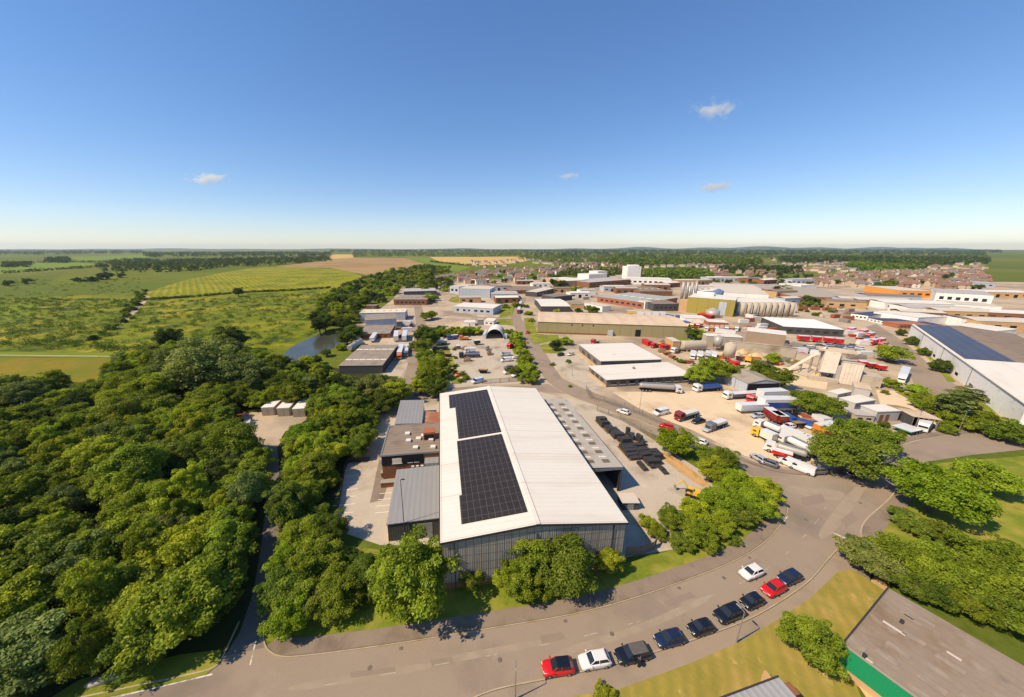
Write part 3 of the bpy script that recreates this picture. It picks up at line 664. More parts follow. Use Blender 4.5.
# ---- hedges, shrub rows and scrub of the meadows
def along(px, n, jit, seed):
    pts = [g(*p) for p in px]; L = [(b_ - a).length for a, b_ in zip(pts, pts[1:])]; T = sum(L); rr = random.Random(seed); out = []
    for i in range(n):
        s = (i + rr.random()) / n * T; k = 0
        while k < len(L) - 1 and s > L[k]: s -= L[k]; k += 1
        p = pts[k].lerp(pts[k + 1], min(1, s / L[k])); out.append((p.x + rr.gauss(0, jit), p.y + rr.gauss(0, jit)))
    return out
for x, y in along([(94, 339), (108, 333), (120, 324), (128, 314), (134, 304), (143, 297), (146, 291)], 26, 2.5, 1):
    tree(x, y, R.uniform(4, 7.5), 'bush', R.choice(['dark', 'deep', 'mid']), 'dark shrub of the row running along the dirt path', 'meadow_shrub', 'shrub row along the dirt path', hs=1.1, cat='shrub', full=False)
for x, y in along([(142, 300.5), (165, 299), (200, 296.5), (240, 293), (290, 291), (330, 288)], 85, 1.0, 2):
    tree(x, y, R.uniform(3.5, 6), 'bush', R.choice(['dark', 'mid']), 'hedge bush between the striped field and the lower meadow', 'field_hedge_bush', 'hedge across the striped field', hs=1.1, cat='bush', full=False)
for u, v, w_ in ((8, 283, 10), (26, 281, 10), (78, 279.5, 9), (91, 279, 11), (106, 276, 14), (120, 275.5, 8)):
    tree_px(u, v, w_, 'round', 'deep', 'dark tree standing on the meadow below the far wood', 'meadow_tree', 'trees dotted below the far wood', full=False, hs=.9)
MSCR = poly_pts([(-40, 300), (70, 298), (140, 300), (120, 330), (112, 350), (-40, 350)], 900, 12) + poly_pts([(140, 303), (330, 293), (350, 296), (310, 320), (280, 345), (160, 350), (118, 350)], 700, 13) + poly_pts([(4, 280), (140, 278), (150, 292), (4, 300)], 160, 14) + along([(-40, 345), (60, 344), (130, 349), (150, 350)], 120, 3, 15)
scrub('meadow_scrub', MSCR, .6, 2.2, 40, .3, 'dark', .7)
prow = []
pa, pb, pc, pd = g(146, 299), g(205, 276), g(352, 275), g(345, 289)
for i in range(26):
    for j in range(22):
        s, t = (i + .5) / 26, (j + R.random()) / 22
        p = pa.lerp(pd, s).lerp(pb.lerp(pc, s), t); R.random() < .75 and prow.append((p.x + R.gauss(0, 1.5), p.y + R.gauss(0, 3)))
scrub('planted_saplings', prow, .5, 1.3, 12, .4, 'bright', .8)
# ---- far woods, hedgerows and skyline trees
def far_trees(name, px, n, r0, r1, green, seed, nleaf=26):
    return scrub(name, poly_pts(px, int(n * 1.5), seed), r0, r1, nleaf, r1 * .26, green, 1.0)
far_trees('far_woods', [(97, 265), (130, 260), (180, 261), (260, 258.5), (330, 258), (330, 261.5), (262, 266), (220, 268.5), (165, 274), (108, 275)], 420, 6, 10, 'deep', 21)
far_trees('far_woods', [(4, 268), (30, 267.5), (30, 263.5), (4, 264)], 40, 6, 9, 'deep', 22)
far_trees('far_woods', [(45, 263), (70, 263), (68, 258), (48, 259)], 40, 7, 11, 'deep', 23)
far_trees('far_woods', [(142, 257.5), (330, 257), (332, 252.5), (142, 253)], 420, 9, 14, 'deep', 24)
far_trees('far_woods', [(353, 257), (530, 256), (530, 252.5), (353, 252.8)], 360, 8, 13, 'dark', 25)
far_trees('far_woods', [(-120, 257), (142, 253.6), (142, 251), (-120, 251.3)], 500, 11, 18, 'deep', 26)
far_trees('far_woods', [(330, 252.6), (1000, 253), (1000, 250.6), (330, 250.6)], 900, 13, 22, 'deep', 27)
far_trees('far_woods', [(630, 269), (700, 266), (760, 268), (760, 261), (620, 259), (600, 263)], 420, 7, 12, 'dark', 28)
far_trees('far_woods', [(780, 266), (840, 263), (900, 270), (985, 264), (985, 259), (780, 258)], 460, 8, 13, 'deep', 29)
far_trees('far_woods', [(846, 270), (880, 273), (925, 268), (925, 263), (850, 264)], 200, 7, 11, 'dark', 30)
far_trees('far_woods', [(530, 257), (620, 258), (780, 257), (985, 256.5), (985, 253), (530, 253)], 420, 10, 16, 'deep', 31)
far_trees('far_woods', [(540, 263), (600, 264), (652, 262), (652, 259.5), (540, 259.5)], 150, 6, 10, 'dark', 32)
far_trees('far_woods', [(560, 276), (620, 277), (626, 273), (640, 275), (640, 270), (600, 271), (566, 272)], 130, 5, 8, 'dark', 33)
far_trees('far_woods', [(640, 279), (705, 281), (712, 277), (700, 271), (650, 272)], 170, 5, 9, 'dark', 34)
far_trees('far_woods', [(720, 272.5), (800, 274), (800, 269), (720, 268)], 150, 5, 9, 'deep', 35)
far_trees('far_woods', [(520, 259.5), (985, 260), (985, 257), (520, 256.5)], 320, 8, 13, 'dark', 36)
for k, (a, b_) in enumerate((((4, 263), (120, 262)), ((4, 273.5), (100, 267)), ((430, 262), (470, 266)), ((470, 257), (500, 256)))):
    scrub('far_hedgerow', along([a, b_], 46, 2, 40 + k), 3, 5.5, 22, 1.5, 'deep', 1.0)
# ---- trees among the town and the estate
TOWN = [((548, 279), (565, 285), (568, 272), (545, 270)), ((565, 276), (585, 274), (620, 276), (622, 268), (560, 268)), ((640, 280), (700, 283), (702, 276), (650, 268)), ((700, 280), (722, 275), (712, 268), (660, 270)), ((780, 283), (812, 282), (812, 274), (782, 276)), ((874, 286), (898, 287), (896, 278), (876, 279)), ((776, 292), (790, 293), (790, 286), (778, 285)), ((902, 283), (925, 284), (925, 277), (903, 277)), ((760, 277), (785, 279), (785, 272), (760, 271)), ((552, 284), (566, 286), (566, 278), (552, 276)), ((808, 303), (820, 303), (820, 298), (806, 298))]
TOWN += [((545, 272), (560, 264), (650, 263), (640, 271), (560, 275)), ((690, 276), (700, 269), (775, 271), (772, 279), (715, 281)), ((805, 283), (820, 275), (880, 272), (985, 270), (985, 288), (880, 286)), ((430, 281), (470, 272), (530, 268), (552, 276), (500, 284)), ((700, 283), (790, 284), (790, 276), (705, 275)), ((800, 279), (880, 274), (985, 271), (985, 276), (860, 280))]
n = 0
for k, px in enumerate(TOWN):
    for x, y in sow(px, 8, 13 if k < 11 else 24, 60 + k, 4):
        tree(x, y, R.uniform(8, 13), R.choice(['round', 'broad', 'tall']), R.choice(['dark', 'dark', 'mid', 'deep']), 'tree of the green clumps among the works and town', 'town_tree', 'town trees', hs=.85, full=False); n += 1
for u, v, w_, gr in ((592, 309, 14, 'mid'), (578, 310, 9, 'dark'), (556, 311, 8, 'bright'), (577, 289, 12, 'lime'), (588, 289, 6, 'lime'), (516, 304, 10, 'mid'), (506, 306, 9, 'mid'), (500, 302, 6, 'dark'), (529, 313, 9, 'mid'), (526, 306, 7, 'dark'), (531, 320, 8, 'bright'), (499, 309, 5, 'dark'), (555, 281, 12, 'deep'), (561, 283, 12, 'deep'), (548, 280, 10, 'deep'), (569, 361, 7, 'olive'), (570, 386, 5, 'olive'), (552, 364, 6, 'olive'), (682, 361, 8, 'olive'), (676, 359, 6, 'olive'), (753, 314, 6, 'deep'), (801, 310, 5, 'dark'), (807, 311, 5, 'dark'), (816, 314, 8, 'olive'), (828, 309, 7, 'mid'), (833, 311, 7, 'olive'), (788, 362, 6, 'mid'), (797, 361, 6, 'mid'), (756, 362, 10, 'olive'), (740, 366, 8, 'mid'), (860, 383, 6, 'bright'), (912, 419, 9, 'dark'), (884, 424, 10, 'dark'), (896, 436, 10, 'olive'), (902, 433, 9, 'olive'), (876, 386, 6, 'olive'), (886, 392, 8, 'mid'), (900, 390, 8, 'mid'), (910, 394, 8, 'bright'), (860, 377, 4, 'bright')):
    tree_px(u, v, w_, 'bush', gr, 'shrub growing between the yards and sheds of the estate', 'estate_shrub', 'shrubs of the estate', cat='shrub', full=w_ > 9)

# ------------------------------------------------------------------ building kit
GLASS = mat('window_glass', (.02, .025, .03), rough=.08, var=.1, fine=0, spec=.6)
FRAME = mat('frame_white', lin(200, 195, 188), var=.05)
DOORM = mat('roller_steel', lin(150, 148, 145), ribs=('Z', .22, .4), var=.08)
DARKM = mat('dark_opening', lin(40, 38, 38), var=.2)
WHITE = mat('white_sheet', lin(222, 212, 196), var=.035, ns=.15, fine=1, stretch=(.16, 1, 1), ribs=('Y', 1.0, .05), patch=(lin(206, 192, 172), .25, .5, .85), rough=.6, panel=(200, 9.2, lin(186, 172, 152), .05, 'roof'))
WHITEW = mat('white_cladding', lin(242, 234, 222), var=.05, ribs=('S', .5, .1), patch=(lin(190, 174, 152), .3, .55, .8))
GREYW = mat('grey_cladding', lin(148, 146, 144), var=.08, ribs=('S', .4, .35), panel=(3.2, 1.9, lin(100, 98, 97), .05, 'wall'))
GABLE = mat('gable_cladding', lin(158, 148, 134), var=.14, ns=.4, ribs=('S', .35, .3), panel=(1.15, 1.5, lin(108, 100, 92), .055, 'wall'), patch=(lin(128, 118, 106), .35, .5, .75), stretch=(1, 1, .35))
PALEG = mat('pale_grey_cladding', lin(188, 190, 194), var=.06, ribs=('S', .5, .3), panel=(4, 6, lin(150, 150, 152), .06, 'wall'))
DARKW = mat('dark_cladding', lin(84, 82, 80), var=.12, ribs=('S', .4, .3))
OLIVE = mat('olive_cladding', lin(168, 152, 108), var=.07, ns=.1, ribs=('S', .6, .3), panel=(6, 20, lin(128, 122, 86), .08, 'wall'))
GREENW = mat('green_gold_cladding', lin(166, 148, 72), var=.07, ribs=('S', .7, .3), panel=(7, 20, lin(120, 112, 60), .1, 'wall'))
BRICK = mat('brick_wall', lin(142, 94, 66), var=.15, panel=(.9, .3, lin(120, 88, 66), .03, 'wall'), fine=6)
BUFF = mat('buff_brick', lin(196, 158, 112), var=.14, fine=6)
ORANGE = mat('orange_brick', lin(164, 100, 72), var=.15, fine=5)
FIBRE = mat('fibre_cement', lin(164, 150, 132), var=.14, ns=.3, fine=3, ribs=('Y', .6, .25), patch=[(lin(122, 110, 96), .25, .5, .75), (lin(172, 160, 142), .5, .6, .8)])
FIBREX = mat('fibre_cement_across', lin(152, 138, 122), var=.14, ns=.3, fine=3, ribs=('X', .6, .25), patch=[(lin(120, 108, 94), .25, .5, .75), (lin(174, 160, 140), .5, .6, .8)])
GREYR = mat('grey_sheet', lin(146, 142, 138), var=.03, ns=.2, ribs=('X', 1.0, .02), patch=(lin(140, 137, 134), .15, .5, .75), rough=.55)
FELT = mat('felt_roof', lin(142, 124, 106), var=.1, ns=.4, panel=(60, 1.1, lin(112, 98, 84), .06, 'roof'), patch=(lin(120, 104, 90), .25, .5, .7))
FELTB = mat('brown_felt_roof', lin(148, 130, 110), var=.1, ns=.35, panel=(60, 1.2, lin(136, 119, 102), .04, 'roof'), patch=[(lin(128, 104, 78), .16, .5, .72), (lin(160, 143, 124), .6, .55, .75), (lin(120, 108, 96), .35, .6, .8)])
BEIGER = mat('beige_sheet', lin(210, 184, 154), var=.06, ns=.1, ribs=('X', 9.5, .22), patch=(lin(190, 164, 134), .12, .5, .75))
PALER = mat('pale_roof', lin(202, 188, 170), var=.06, ns=.1, patch=(lin(196, 180, 160), .12, .5, .8))
SKYL = mat('rooflight_plastic', lin(222, 208, 184), var=.1, rough=.4)
SKYD = mat('dark_rooflight', lin(112, 100, 88), var=.2, rough=.4)
SOLAR = mat('solar_glass', lin(54, 48, 46), rough=.22, var=.12, ns=.4, fine=0, panel=(1.04, 1.72, lin(98, 90, 86), .03, 'roof'), spec=.15)
SOLARB = mat('blue_solar_glass', lin(66, 68, 82), rough=.4, var=.15, ns=.2, fine=0, panel=(2.2, 3.4, lin(112, 114, 124), .07, 'roof'), spec=.15)
STEEL = mat('galvanised_steel', lin(150, 146, 140), var=.12, rough=.5, metal=.3)
TRIM = mat('dark_trim', lin(62, 60, 60), var=.1)
REDM = mat('red_paint', lin(196, 40, 24), var=.1, rough=.4)
TERRA = mat('tile_roof', lin(150, 112, 88), var=.25, ns=.3)

class Bld:
    def __init__(s, name, label, nl, nr, ve=None, far=None, he=None, depth=None, roof='flat', rise=0.0, wallm=None, roofm=None, cat='building', group=None, over=.15, world=None, parapet=0.0, solid=True, trim=True):
        if world: A, ang, s.W, s.D, s.he = Vector((*world[0], 0)), world[1], world[2], world[3], world[4]
        else:
            A, B = g(*nl), g(*nr); s.W = (B - A).length; ang = math.atan2(B.y - A.y, B.x - A.x)
            s.he = he if he else height_at(nl[0], nl[1], ve)
            q = g(far[0], far[1], s.he + (0 if roof in ('flat', 'mono', 'ridge_y') else 0)) - A if far else None
            s.D = depth if depth else q.dot(Vector((-math.sin(ang), math.cos(ang), 0)))
        s.A, s.ang, s.kind, s.rise = A, ang, roof, rise
        s.root = thing(name, label, cat, A, ang, group)
        W, D, he, r = s.W, s.D, s.he, rise
        if solid:
            b = MB()
            if roof == 'ridge_y': sec = [(0, 0), (W, 0), (W, he), (W / 2, he + r), (0, he)]; b.loft([[(x, 0, z) for x, z in sec], [(x, D, z) for x, z in sec]])
            elif roof == 'ridge_x': sec = [(0, 0), (0, he), (D / 2, he + r), (D, he), (D, 0)]; b.loft([[(0, y, z) for y, z in sec], [(W, y, z) for y, z in sec]])
            elif roof == 'mono': sec = [(0, 0), (0, he), (D, he + r), (D, 0)]; b.loft([[(0, y, z) for y, z in sec], [(W, y, z) for y, z in sec]])
            elif roof == 'mono_x': sec = [(0, 0), (W, 0), (W, he), (0, he + r)]; b.loft([[(x, 0, z) for x, z in sec], [(x, D, z) for x, z in sec]])
            else: b.box(0, W, 0, D, 0, he)
            b.build('wall', wallm or GREYW, s.root)
        b = MB(); o = over; t0, t1 = .02, .17
        e = r * o / (W / 2) if roof == 'ridge_y' else r * o / (D / 2) if roof == 'ridge_x' else 0
        if roof == 'ridge_y':
            b.loft([[(-o, y, he - e + t0), (-o, y, he - e + t1), (W / 2, y, he + r + t1), (W + o, y, he - e + t1), (W + o, y, he - e + t0), (W / 2, y, he + r + t0)] for y in (-o, D + o)])
        elif roof == 'ridge_x':
            b.loft([[(x, -o, he - e + t0), (x, -o, he - e + t1), (x, D / 2, he + r + t1), (x, D + o, he - e + t1), (x, D + o, he - e + t0), (x, D / 2, he + r + t0)] for x in (-o, W + o)])
        elif roof == 'mono': b.loft([[(x, -o, he + t0), (x, -o, he + t1), (x, D + o, he + r + t1), (x, D + o, he + r + t0)] for x in (-o, W + o)])
        elif roof == 'mono_x': b.loft([[(-o, y, he + r + t0), (-o, y, he + r + t1), (W + o, y, he + t1), (W + o, y, he + t0)] for y in (-o, D + o)])
        else: b.box(-o, W + o, -o, D + o, he + .01, he + t1)
        s.roof = b.build('roof', roofm or PALER, s.root)
        if parapet:
            p = MB(); k = .25
            for x0, x1, y0, y1 in ((-o - .02, W + o + .02, -o - .02, -o + k), (-o - .02, W + o + .02, D + o - k, D + o + .02), (-o - .02, -o + k, -o + k, D + o - k), (W + o - k, W + o + .02, -o + k, D + o - k)): p.box(x0, x1, y0, y1, he - .1, he + t1 + parapet)
            p.build('parapet', TRIM if trim is True else trim, s.root)
    def rz(s, x, y):
        return s.he + .17 + {'ridge_y': s.rise * (1 - abs(x / s.W * 2 - 1)), 'ridge_x': s.rise * (1 - abs(y / s.D * 2 - 1)), 'mono': s.rise * y / s.D, 'mono_x': s.rise * (1 - x / s.W)}.get(s.kind, 0)
    def face(s, kind, side, a0, a1, z0, z1, m, proud=.05, parent=None, **k):
        """a box set on a wall: a0..a1 along the wall seen from outside, as fractions of its length"""
        W, D = s.W, s.D; b = MB(); L = W if side in 'FB' else D; a0, a1 = a0 * L, a1 * L
        bx = {'F': (a0, a1, -proud, .02), 'B': (W - a1, W - a0, D - .02, D + proud), 'R': (W - .02, W + proud, a0, a1), 'L': (-proud, .02, D - a1, D - a0)}[side]
        b.box(*bx, z0, z1)
        return b.build(kind, m, parent or s.root, **k)
    def windows(s, side, n, a0, a1, z0, z1, fill=.7, frame=True, m=None):
        for i in range(n):
            c = a0 + (a1 - a0) * (i + .5) / n; h = (a1 - a0) / n * fill / 2
            wd = s.face('window', side, c - h, c + h, z0, z1, m or GLASS, .05)
            if frame:
                L = s.W if side in 'FB' else s.D; t = .12 / L
                s.face('sill', side, c - h - t, c + h + t, z0 - .14, z0 - .003, FRAME, .12, wd)
    def rooflights(s, xs, ys, w, l, m=None, h=.07):
        for x in xs:
            for y in ys:
                X, Y = x * s.W, y * s.D; b = MB()
                q = [(X - w / 2, Y - l / 2), (X + w / 2, Y - l / 2), (X + w / 2, Y + l / 2), (X - w / 2, Y + l / 2)]
                zs = [s.rz(*p) for p in q]
                b.loft([[(*p, z - .05) for p, z in zip(q, zs)], [(*p, z + h) for p, z in zip(q, zs)]])
                b.build('rooflight', m or SKYL, s.root)
    def patch(s, name, poly, m, h=.12):
        """flat thing lying on the roof, polygon in local metres"""
        b = MB(); b.loft([[(x, y, s.rz(x, y) + .03) for x, y in poly], [(x, y, s.rz(x, y) + h) for x, y in poly]])
        return b.build(name, m, s.root)
    def part(s, name, m, *boxes, parent=None):
        b = MB()
        for q in boxes: b.box(*q)
        return b.build(name, m, parent or s.root)
    def local(s, u, v, z):
        q = g(u, v, z) - s.A; c, k = math.cos(s.ang), math.sin(s.ang)
        return (q.x * c + q.y * k, -q.x * k + q.y * c)

# ------------------------------------------------------------------ the site
A0 = g(442, 542, 9); B0 = g(626, 522, 9); ang0 = math.atan2(B0.y - A0.y, B0.x - A0.x)
Wm = Bld('warehouse', 'large white-roofed warehouse with two black solar arrays and a grey gable', None, None, world=((A0.x, A0.y), ang0, (B0 - A0).length, 53.4, 8.95), roof='ridge_y', rise=1.5, wallm=GABLE, roofm=WHITE, over=.25)
W, D = Wm.W, Wm.D
for px in ([(450.5, 394.5), (487, 390), (501, 431), (458.5, 439.5), (455, 408), (453, 407)], [(459, 441.5), (501, 433.5), (527.5, 511), (461.5, 524.5), (460, 496), (463.5, 494.5)]):
    pts = []
    for u, v in px:
        z = 9.6
        for _ in range(6): x, y = Wm.local(u, v, z); z = Wm.rz(min(x, W / 2), y) + .1
        pts.append((min(x, W / 2 - .3), y))
    xs = [p[0] for p in pts]; x0, x1 = np.mean([pts[0][0], pts[3][0]]), np.mean([pts[1][0], pts[2][0]]); y1 = np.mean([pts[0][1], pts[1][1]]); y0 = np.mean([pts[2][1], pts[3][1]])
    print('array', [(round(a, 1), round(b, 1)) for a, b in pts])
    yn = np.mean([pts[4][1], pts[5][1]]); up = pts[4][1] > (y0 + y1) / 2
    if up: poly = [(pts[3][0], y0), (x1, y0), (x1, y1), (x0 - 1.0, y1), (x0 - 1.0, yn), (pts[3][0], yn)]
    else: poly = [(pts[3][0], y0), (x1, y0), (x1, y1), (x0, y1), (x0, yn), (pts[3][0], yn)]
    Wm.patch('solar_array', poly, SOLAR, .16)
b = MB(); b.box(W / 2 - .35, W / 2 + .35, -.28, D + .28, 10.62, 10.72); b.build('ridge_cap', WHITE, Wm.root)
for sd, x in ((0, -.42), (1, W + .26)):
    b = MB(); b.box(x, x + .18, -.2, D + .2, 8.75, 8.95); b.build('gutter', TRIM, Wm.root)
b = MB(); b.loft([[(-.27, -.30, 8.72), (-.27, -.30, 9.1), (W / 2, -.30, 10.6), (W + .27, -.30, 9.1), (W + .27, -.30, 8.72), (W / 2, -.30, 10.22)], [(-.27, -.26, 8.72), (-.27, -.26, 9.1), (W / 2, -.26, 10.6), (W + .27, -.26, 9.1), (W + .27, -.26, 8.72), (W / 2, -.26, 10.22)]]); b.build('verge_trim', TRIM, Wm.root)
Wm.face('plinth', 'F', 0, 1, 0, 1.2, BRICK, .06)
for a in (.06, .5, .93): Wm.face('downpipe', 'F', a, a + .004, 0, 8.7, TRIM, .14)
Wm.face('side_door', 'F', .8, .836, 0, 2.1, TRIM, .1)
def site_pt(x, y): return Vector((A0.x + x * math.cos(ang0) - y * math.sin(ang0), A0.y + x * math.sin(ang0) + y * math.cos(ang0), 0))
def site_local(u, v, z=0):
    return Wm.local(u, v, z)
print('site locals', [[round(c, 1) for c in site_local(*q)] for q in ((595, 474, 6), (635, 474, 6), (575, 405, 6), (386, 525, 4), (437, 512, 4), (437, 466, 4), (400, 470, 4), (381, 456, 6), (390, 425, 6), (437, 425, 6), (395, 424, 4), (421, 424, 4), (428, 398, 4), (401, 402, 4))])
# side shed with open front
p = site_pt(W + .45, 17.2)
Sh = Bld('side_shed', 'long grey side shed with rows of dark rooflights and an open black front', None, None, world=((p.x, p.y), ang0, 8.6, 33.5, 6.0), roof='mono_x', rise=.5, roofm=mat('light_fibre_cement', lin(178, 168, 154), var=.1, ns=.3, fine=3, ribs=('Y', .6, .2), patch=(lin(150, 134, 116), .25, .5, .75)), solid=False, over=.1)
b = MB(); b.box(8.4, 8.6, 0, 33.5, 0, 5.98); b.box(0, 8.4, 33.3, 33.5, 0, 5.98); b.box(0, .2, 0, 33.3, 0, 6.4); b.build('wall', DARKW, Sh.root)
b = MB()
for x in (.35, 8.2): b.box(x - .12, x + .12, .1, .34, 0, 6.0)
b.box(.2, 8.4, .12, .32, 5.4, 5.98); b.build('portal_frame', TRIM, Sh.root)
Sh.face('fascia', 'F', 0, 1, 5.5, 6.1, GREYW, .06)
Sh.rooflights((.27, .68), [(i + .6) / 9.6 for i in range(9)], 1.6, 1.1, SKYD, .09)
Sh.rooflights((.27, .68), [(i + 1.05) / 9.6 for i in range(8)], 1.6, .5, SKYL, .06)
b = MB()
for k in range(5): b.box(1 + k * 1.4, 2.1 + k * 1.4, 8 + k % 2, 10 + k % 3, .02, 1.3 + .3 * (k % 3))
b.build('stored_crate_row', DARKM, Sh.root)
# left-hand buildings
def site_bld(name, label, x0, y0, x1, y1, he, **k):
    p = site_pt(x0, y0)
    return Bld(name, label, None, None, world=((p.x, p.y), ang0, x1 - x0, y1 - y0, he), **k)
NS = site_bld('store_building', 'low store with plain mid-grey roof against the warehouse side', -9.6, 10.3, -.5, 25.6, 4.0, roof='mono_x', rise=-.3, wallm=DARKW, roofm=GREYR)
NS.face('buff_plinth', 'L', 0, 1, 0, 1.1, BUFF, .06); NS.face('roller_door', 'F', .55, .85, 0, 3.2, DOORM)
OF = site_bld('office_building', 'brick office with brown felt roof, white skylights and a red plant box', -13.2, 28.1, -.5, 41.2, 6.0, wallm=BRICK, roofm=FELT, parapet=.12, trim=STEEL)
OF.face('dark_band', 'F', 0, .72, 3.5, 5.85, DARKM, .08)
for i, a in enumerate((.18, .45, .56)):
    wd = OF.face('window', 'F', a, a + (.16 if i == 0 else .07), 3.9, 5.2, SKYL if i == 0 else GLASS, .14); OF.face('sill', 'F', a - .01, a + (.17 if i == 0 else .08), 3.78, 3.9, FRAME, .2, wd)
OF.part('stair_head', GREYR, (9.4, 12.5, -2.3, -.1, 0, 4.8))
for a in (.5, .58, .66): OF.face('vent_unit', 'F', a, a + .05, 2.4, 3.0, FRAME, .5)
OF.windows('L', 5, .08, .9, 1.2, 2.5, .55); OF.windows('L', 5, .08, .9, 3.9, 5.1, .55)
for u, v in ((408.5, 441), (407.5, 434), (418.5, 439), (423.5, 436), (415.5, 448), (433, 447.5), (431, 440)):
    x, y = OF.local(u, v, 6.3); OF.patch('skylight', [(x - .55, y - .55), (x + .55, y - .55), (x + .55, y + .55), (x - .55, y + .55)], WHITE, .5)
x, y = OF.local(430, 440, 6.2); pb = OF.part('plant_box', ORANGE, (x - 1.5, x + 1.2, y, y + 2.6, 6.1, 8.2)); OF.part('louvre', DARKM, (x - 1.3, x + 1.0, y - .05, y + .05, 6.4, 7.7), parent=pb)
FA = site_bld('rear_store', 'long low store with grey roof behind the brick office', -12.4, 45.6, -5.4, 60.5, 4.0, roof='mono_x', rise=.3, wallm=PALEG, roofm=GREYR)
FA.windows('L', 4, .1, .9, 1.2, 2.3, .5)
FB = site_bld('link_building', 'narrow red-roofed link between the rear store and the warehouse', -4.4, 41.6, -.5, 53, 3.2, roof='mono_x', rise=.6, wallm=BRICK, roofm=mat('red_sheet_roof', lin(160, 104, 78), var=.2, patch=(lin(188, 150, 120), .4, .5, .7)))
FB.part('roof_pipe', STEEL, (.4, .5, 1, 11, 3.7, 3.85))
def bench_store(u, v, label):
    p = g(u, v); t = thing('bin_store', label, 'shed', p, ang0)
    b = MB(); b.box(-1.5, 1.5, -.5, .5, 0, 1.2); b.build('wall', BRICK, t)
    b = MB(); b.box(-1.6, 1.6, -.6, .6, 1.2, 1.32); b.build('roof', FIBRE, t)
bench_store(388.5, 476, 'brown bin store nearest the brick office'); bench_store(388.5, 486, 'brown bin store further from the brick office')
# containers in the wood yard
CONTM = mat('beige_container', lin(170, 156, 134), var=.1, ribs=('S', .3, .3)); CONTR = mat('container_top', lin(226, 216, 204), var=.06)
a_, b_ = g(262.5, 416), g(273.8, 416.5); adir = ang0
for k, lb in enumerate(('left pale container of three in the wood yard', 'middle pale container of three in the wood yard', 'right pale container half hidden by trees in the wood yard')):
    p = a_ + (b_ - a_) * (1.36 * k); wd = (b_ - a_).length
    c = Bld('shipping_container', lb, None, None, world=((p.x, p.y), adir, wd, 10.5, 2.7), wallm=CONTM, roofm=CONTR, cat='container', group='containers in the wood yard', over=.02)
    c.face('door', 'F', .05, .49, .1, 2.5, CONTM, .06); c.face('door', 'F', .51, .95, .1, 2.5, CONTM, .06)

# ------------------------------------------------------------------ estate buildings
# white flat-roofed pair
u1 = Bld('factory_unit', 'white flat-roofed unit with grey walls, the lower one facing the lorry yard', (606, 387.5), (692, 382.5), 380, (589, 366.4), wallm=mat('grey_render', lin(120, 112, 104), var=.12), roofm=WHITE, over=.3)
u1.windows('F', 9, .03, .97, 1.0, 2.6, .6); u1.windows('L', 3, .1, .9, .9, 2.4, .6); u1.face('buff_plinth', 'L', 0, 1, 0, .9, BUFF, .06); u1.face('roof_edge', 'F', 0, 1, u1.he - .5, u1.he, TRIM, .34)
u1.part('roof_vent', STEEL, (u1.W * .45, u1.W * .45 + .8, u1.D * .6, u1.D * .6 + .8, u1.he, u1.he + .9))
u2 = Bld('factory_unit', 'taller white flat-roofed unit behind the lower one with matching roof', (600, 371), (660, 369), 361.2, (579.4, 344.6), wallm=mat('grey_render', ()), roofm=WHITE, over=.3)
u2.windows('L', 3, .1, .9, 1.2, 3.2, .5); u2.face('buff_plinth', 'L', 0, 1, 0, 1.2, BUFF, .06); u2.face('roof_edge', 'F', 0, 1, u2.he - .5, u2.he, TRIM, .34); u2.part('roof_hatch', SKYL, (u2.W * .3, u2.W * .3 + 2.2, u2.D * .3, u2.D * .3 + 1.2, u2.he + .1, u2.he + .4))
# grey workshop with dark front
ws = Bld('workshop', 'grey workshop with pitched brown roof and black open front', (745.5, 394), (778, 393), 383.6, (757, 372), roof='ridge_y', rise=1.2, wallm=PALEG, roofm=FIBRE, depth=None)
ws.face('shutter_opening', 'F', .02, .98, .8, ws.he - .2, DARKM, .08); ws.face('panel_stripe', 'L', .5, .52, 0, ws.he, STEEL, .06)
# long beige warehouse
lb = Bld('long_warehouse', 'very long olive warehouse with ribbed beige roof across the middle of the estate', (537.5, 333), (687, 338.5), 321.7, (536, 311.5), roof='ridge_x', rise=1.4, wallm=OLIVE, roofm=BEIGER, depth=34, over=.3)
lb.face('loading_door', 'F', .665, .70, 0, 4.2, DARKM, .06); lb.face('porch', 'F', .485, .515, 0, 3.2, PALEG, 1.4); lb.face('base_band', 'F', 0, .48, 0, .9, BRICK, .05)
lb.windows('F', 3, .2, .42, 5.2, 6.2, .12, False)
print('long', lb.W, lb.D, lb.he, 'ws', ws.W, ws.D, ws.he, 'u1', u1.W, u1.D, u1.he, 'u2', u2.W, u2.D, u2.he)

def simple(name, label, nl, nr, ve, far, **k):
    win = k.pop('win', None); door = k.pop('door', None); dm = k.pop('doorm', DOORM); rl = k.pop('rl', None); lwin = k.pop('lwin', None)
    b = Bld(name, label, nl, nr, ve, far, **k)
    if win: b.windows('F', win, .05, .95, b.he * .35, b.he * .65, .55, False)
    if lwin: b.windows('L', lwin, .05, .95, b.he * .35, b.he * .65, .55, False)
    if door:
        for d in door: b.face('roller_door', 'F', d - .05, d + .05, 0, min(4.2, b.he * .75), dm, .07)
    if rl: b.rooflights([(i + .5) / rl[0] for i in range(rl[0])], [(j + .5) / rl[1] for j in range(rl[1])], rl[2], rl[3], rl[4] if len(rl) > 4 else SKYL)
    return b
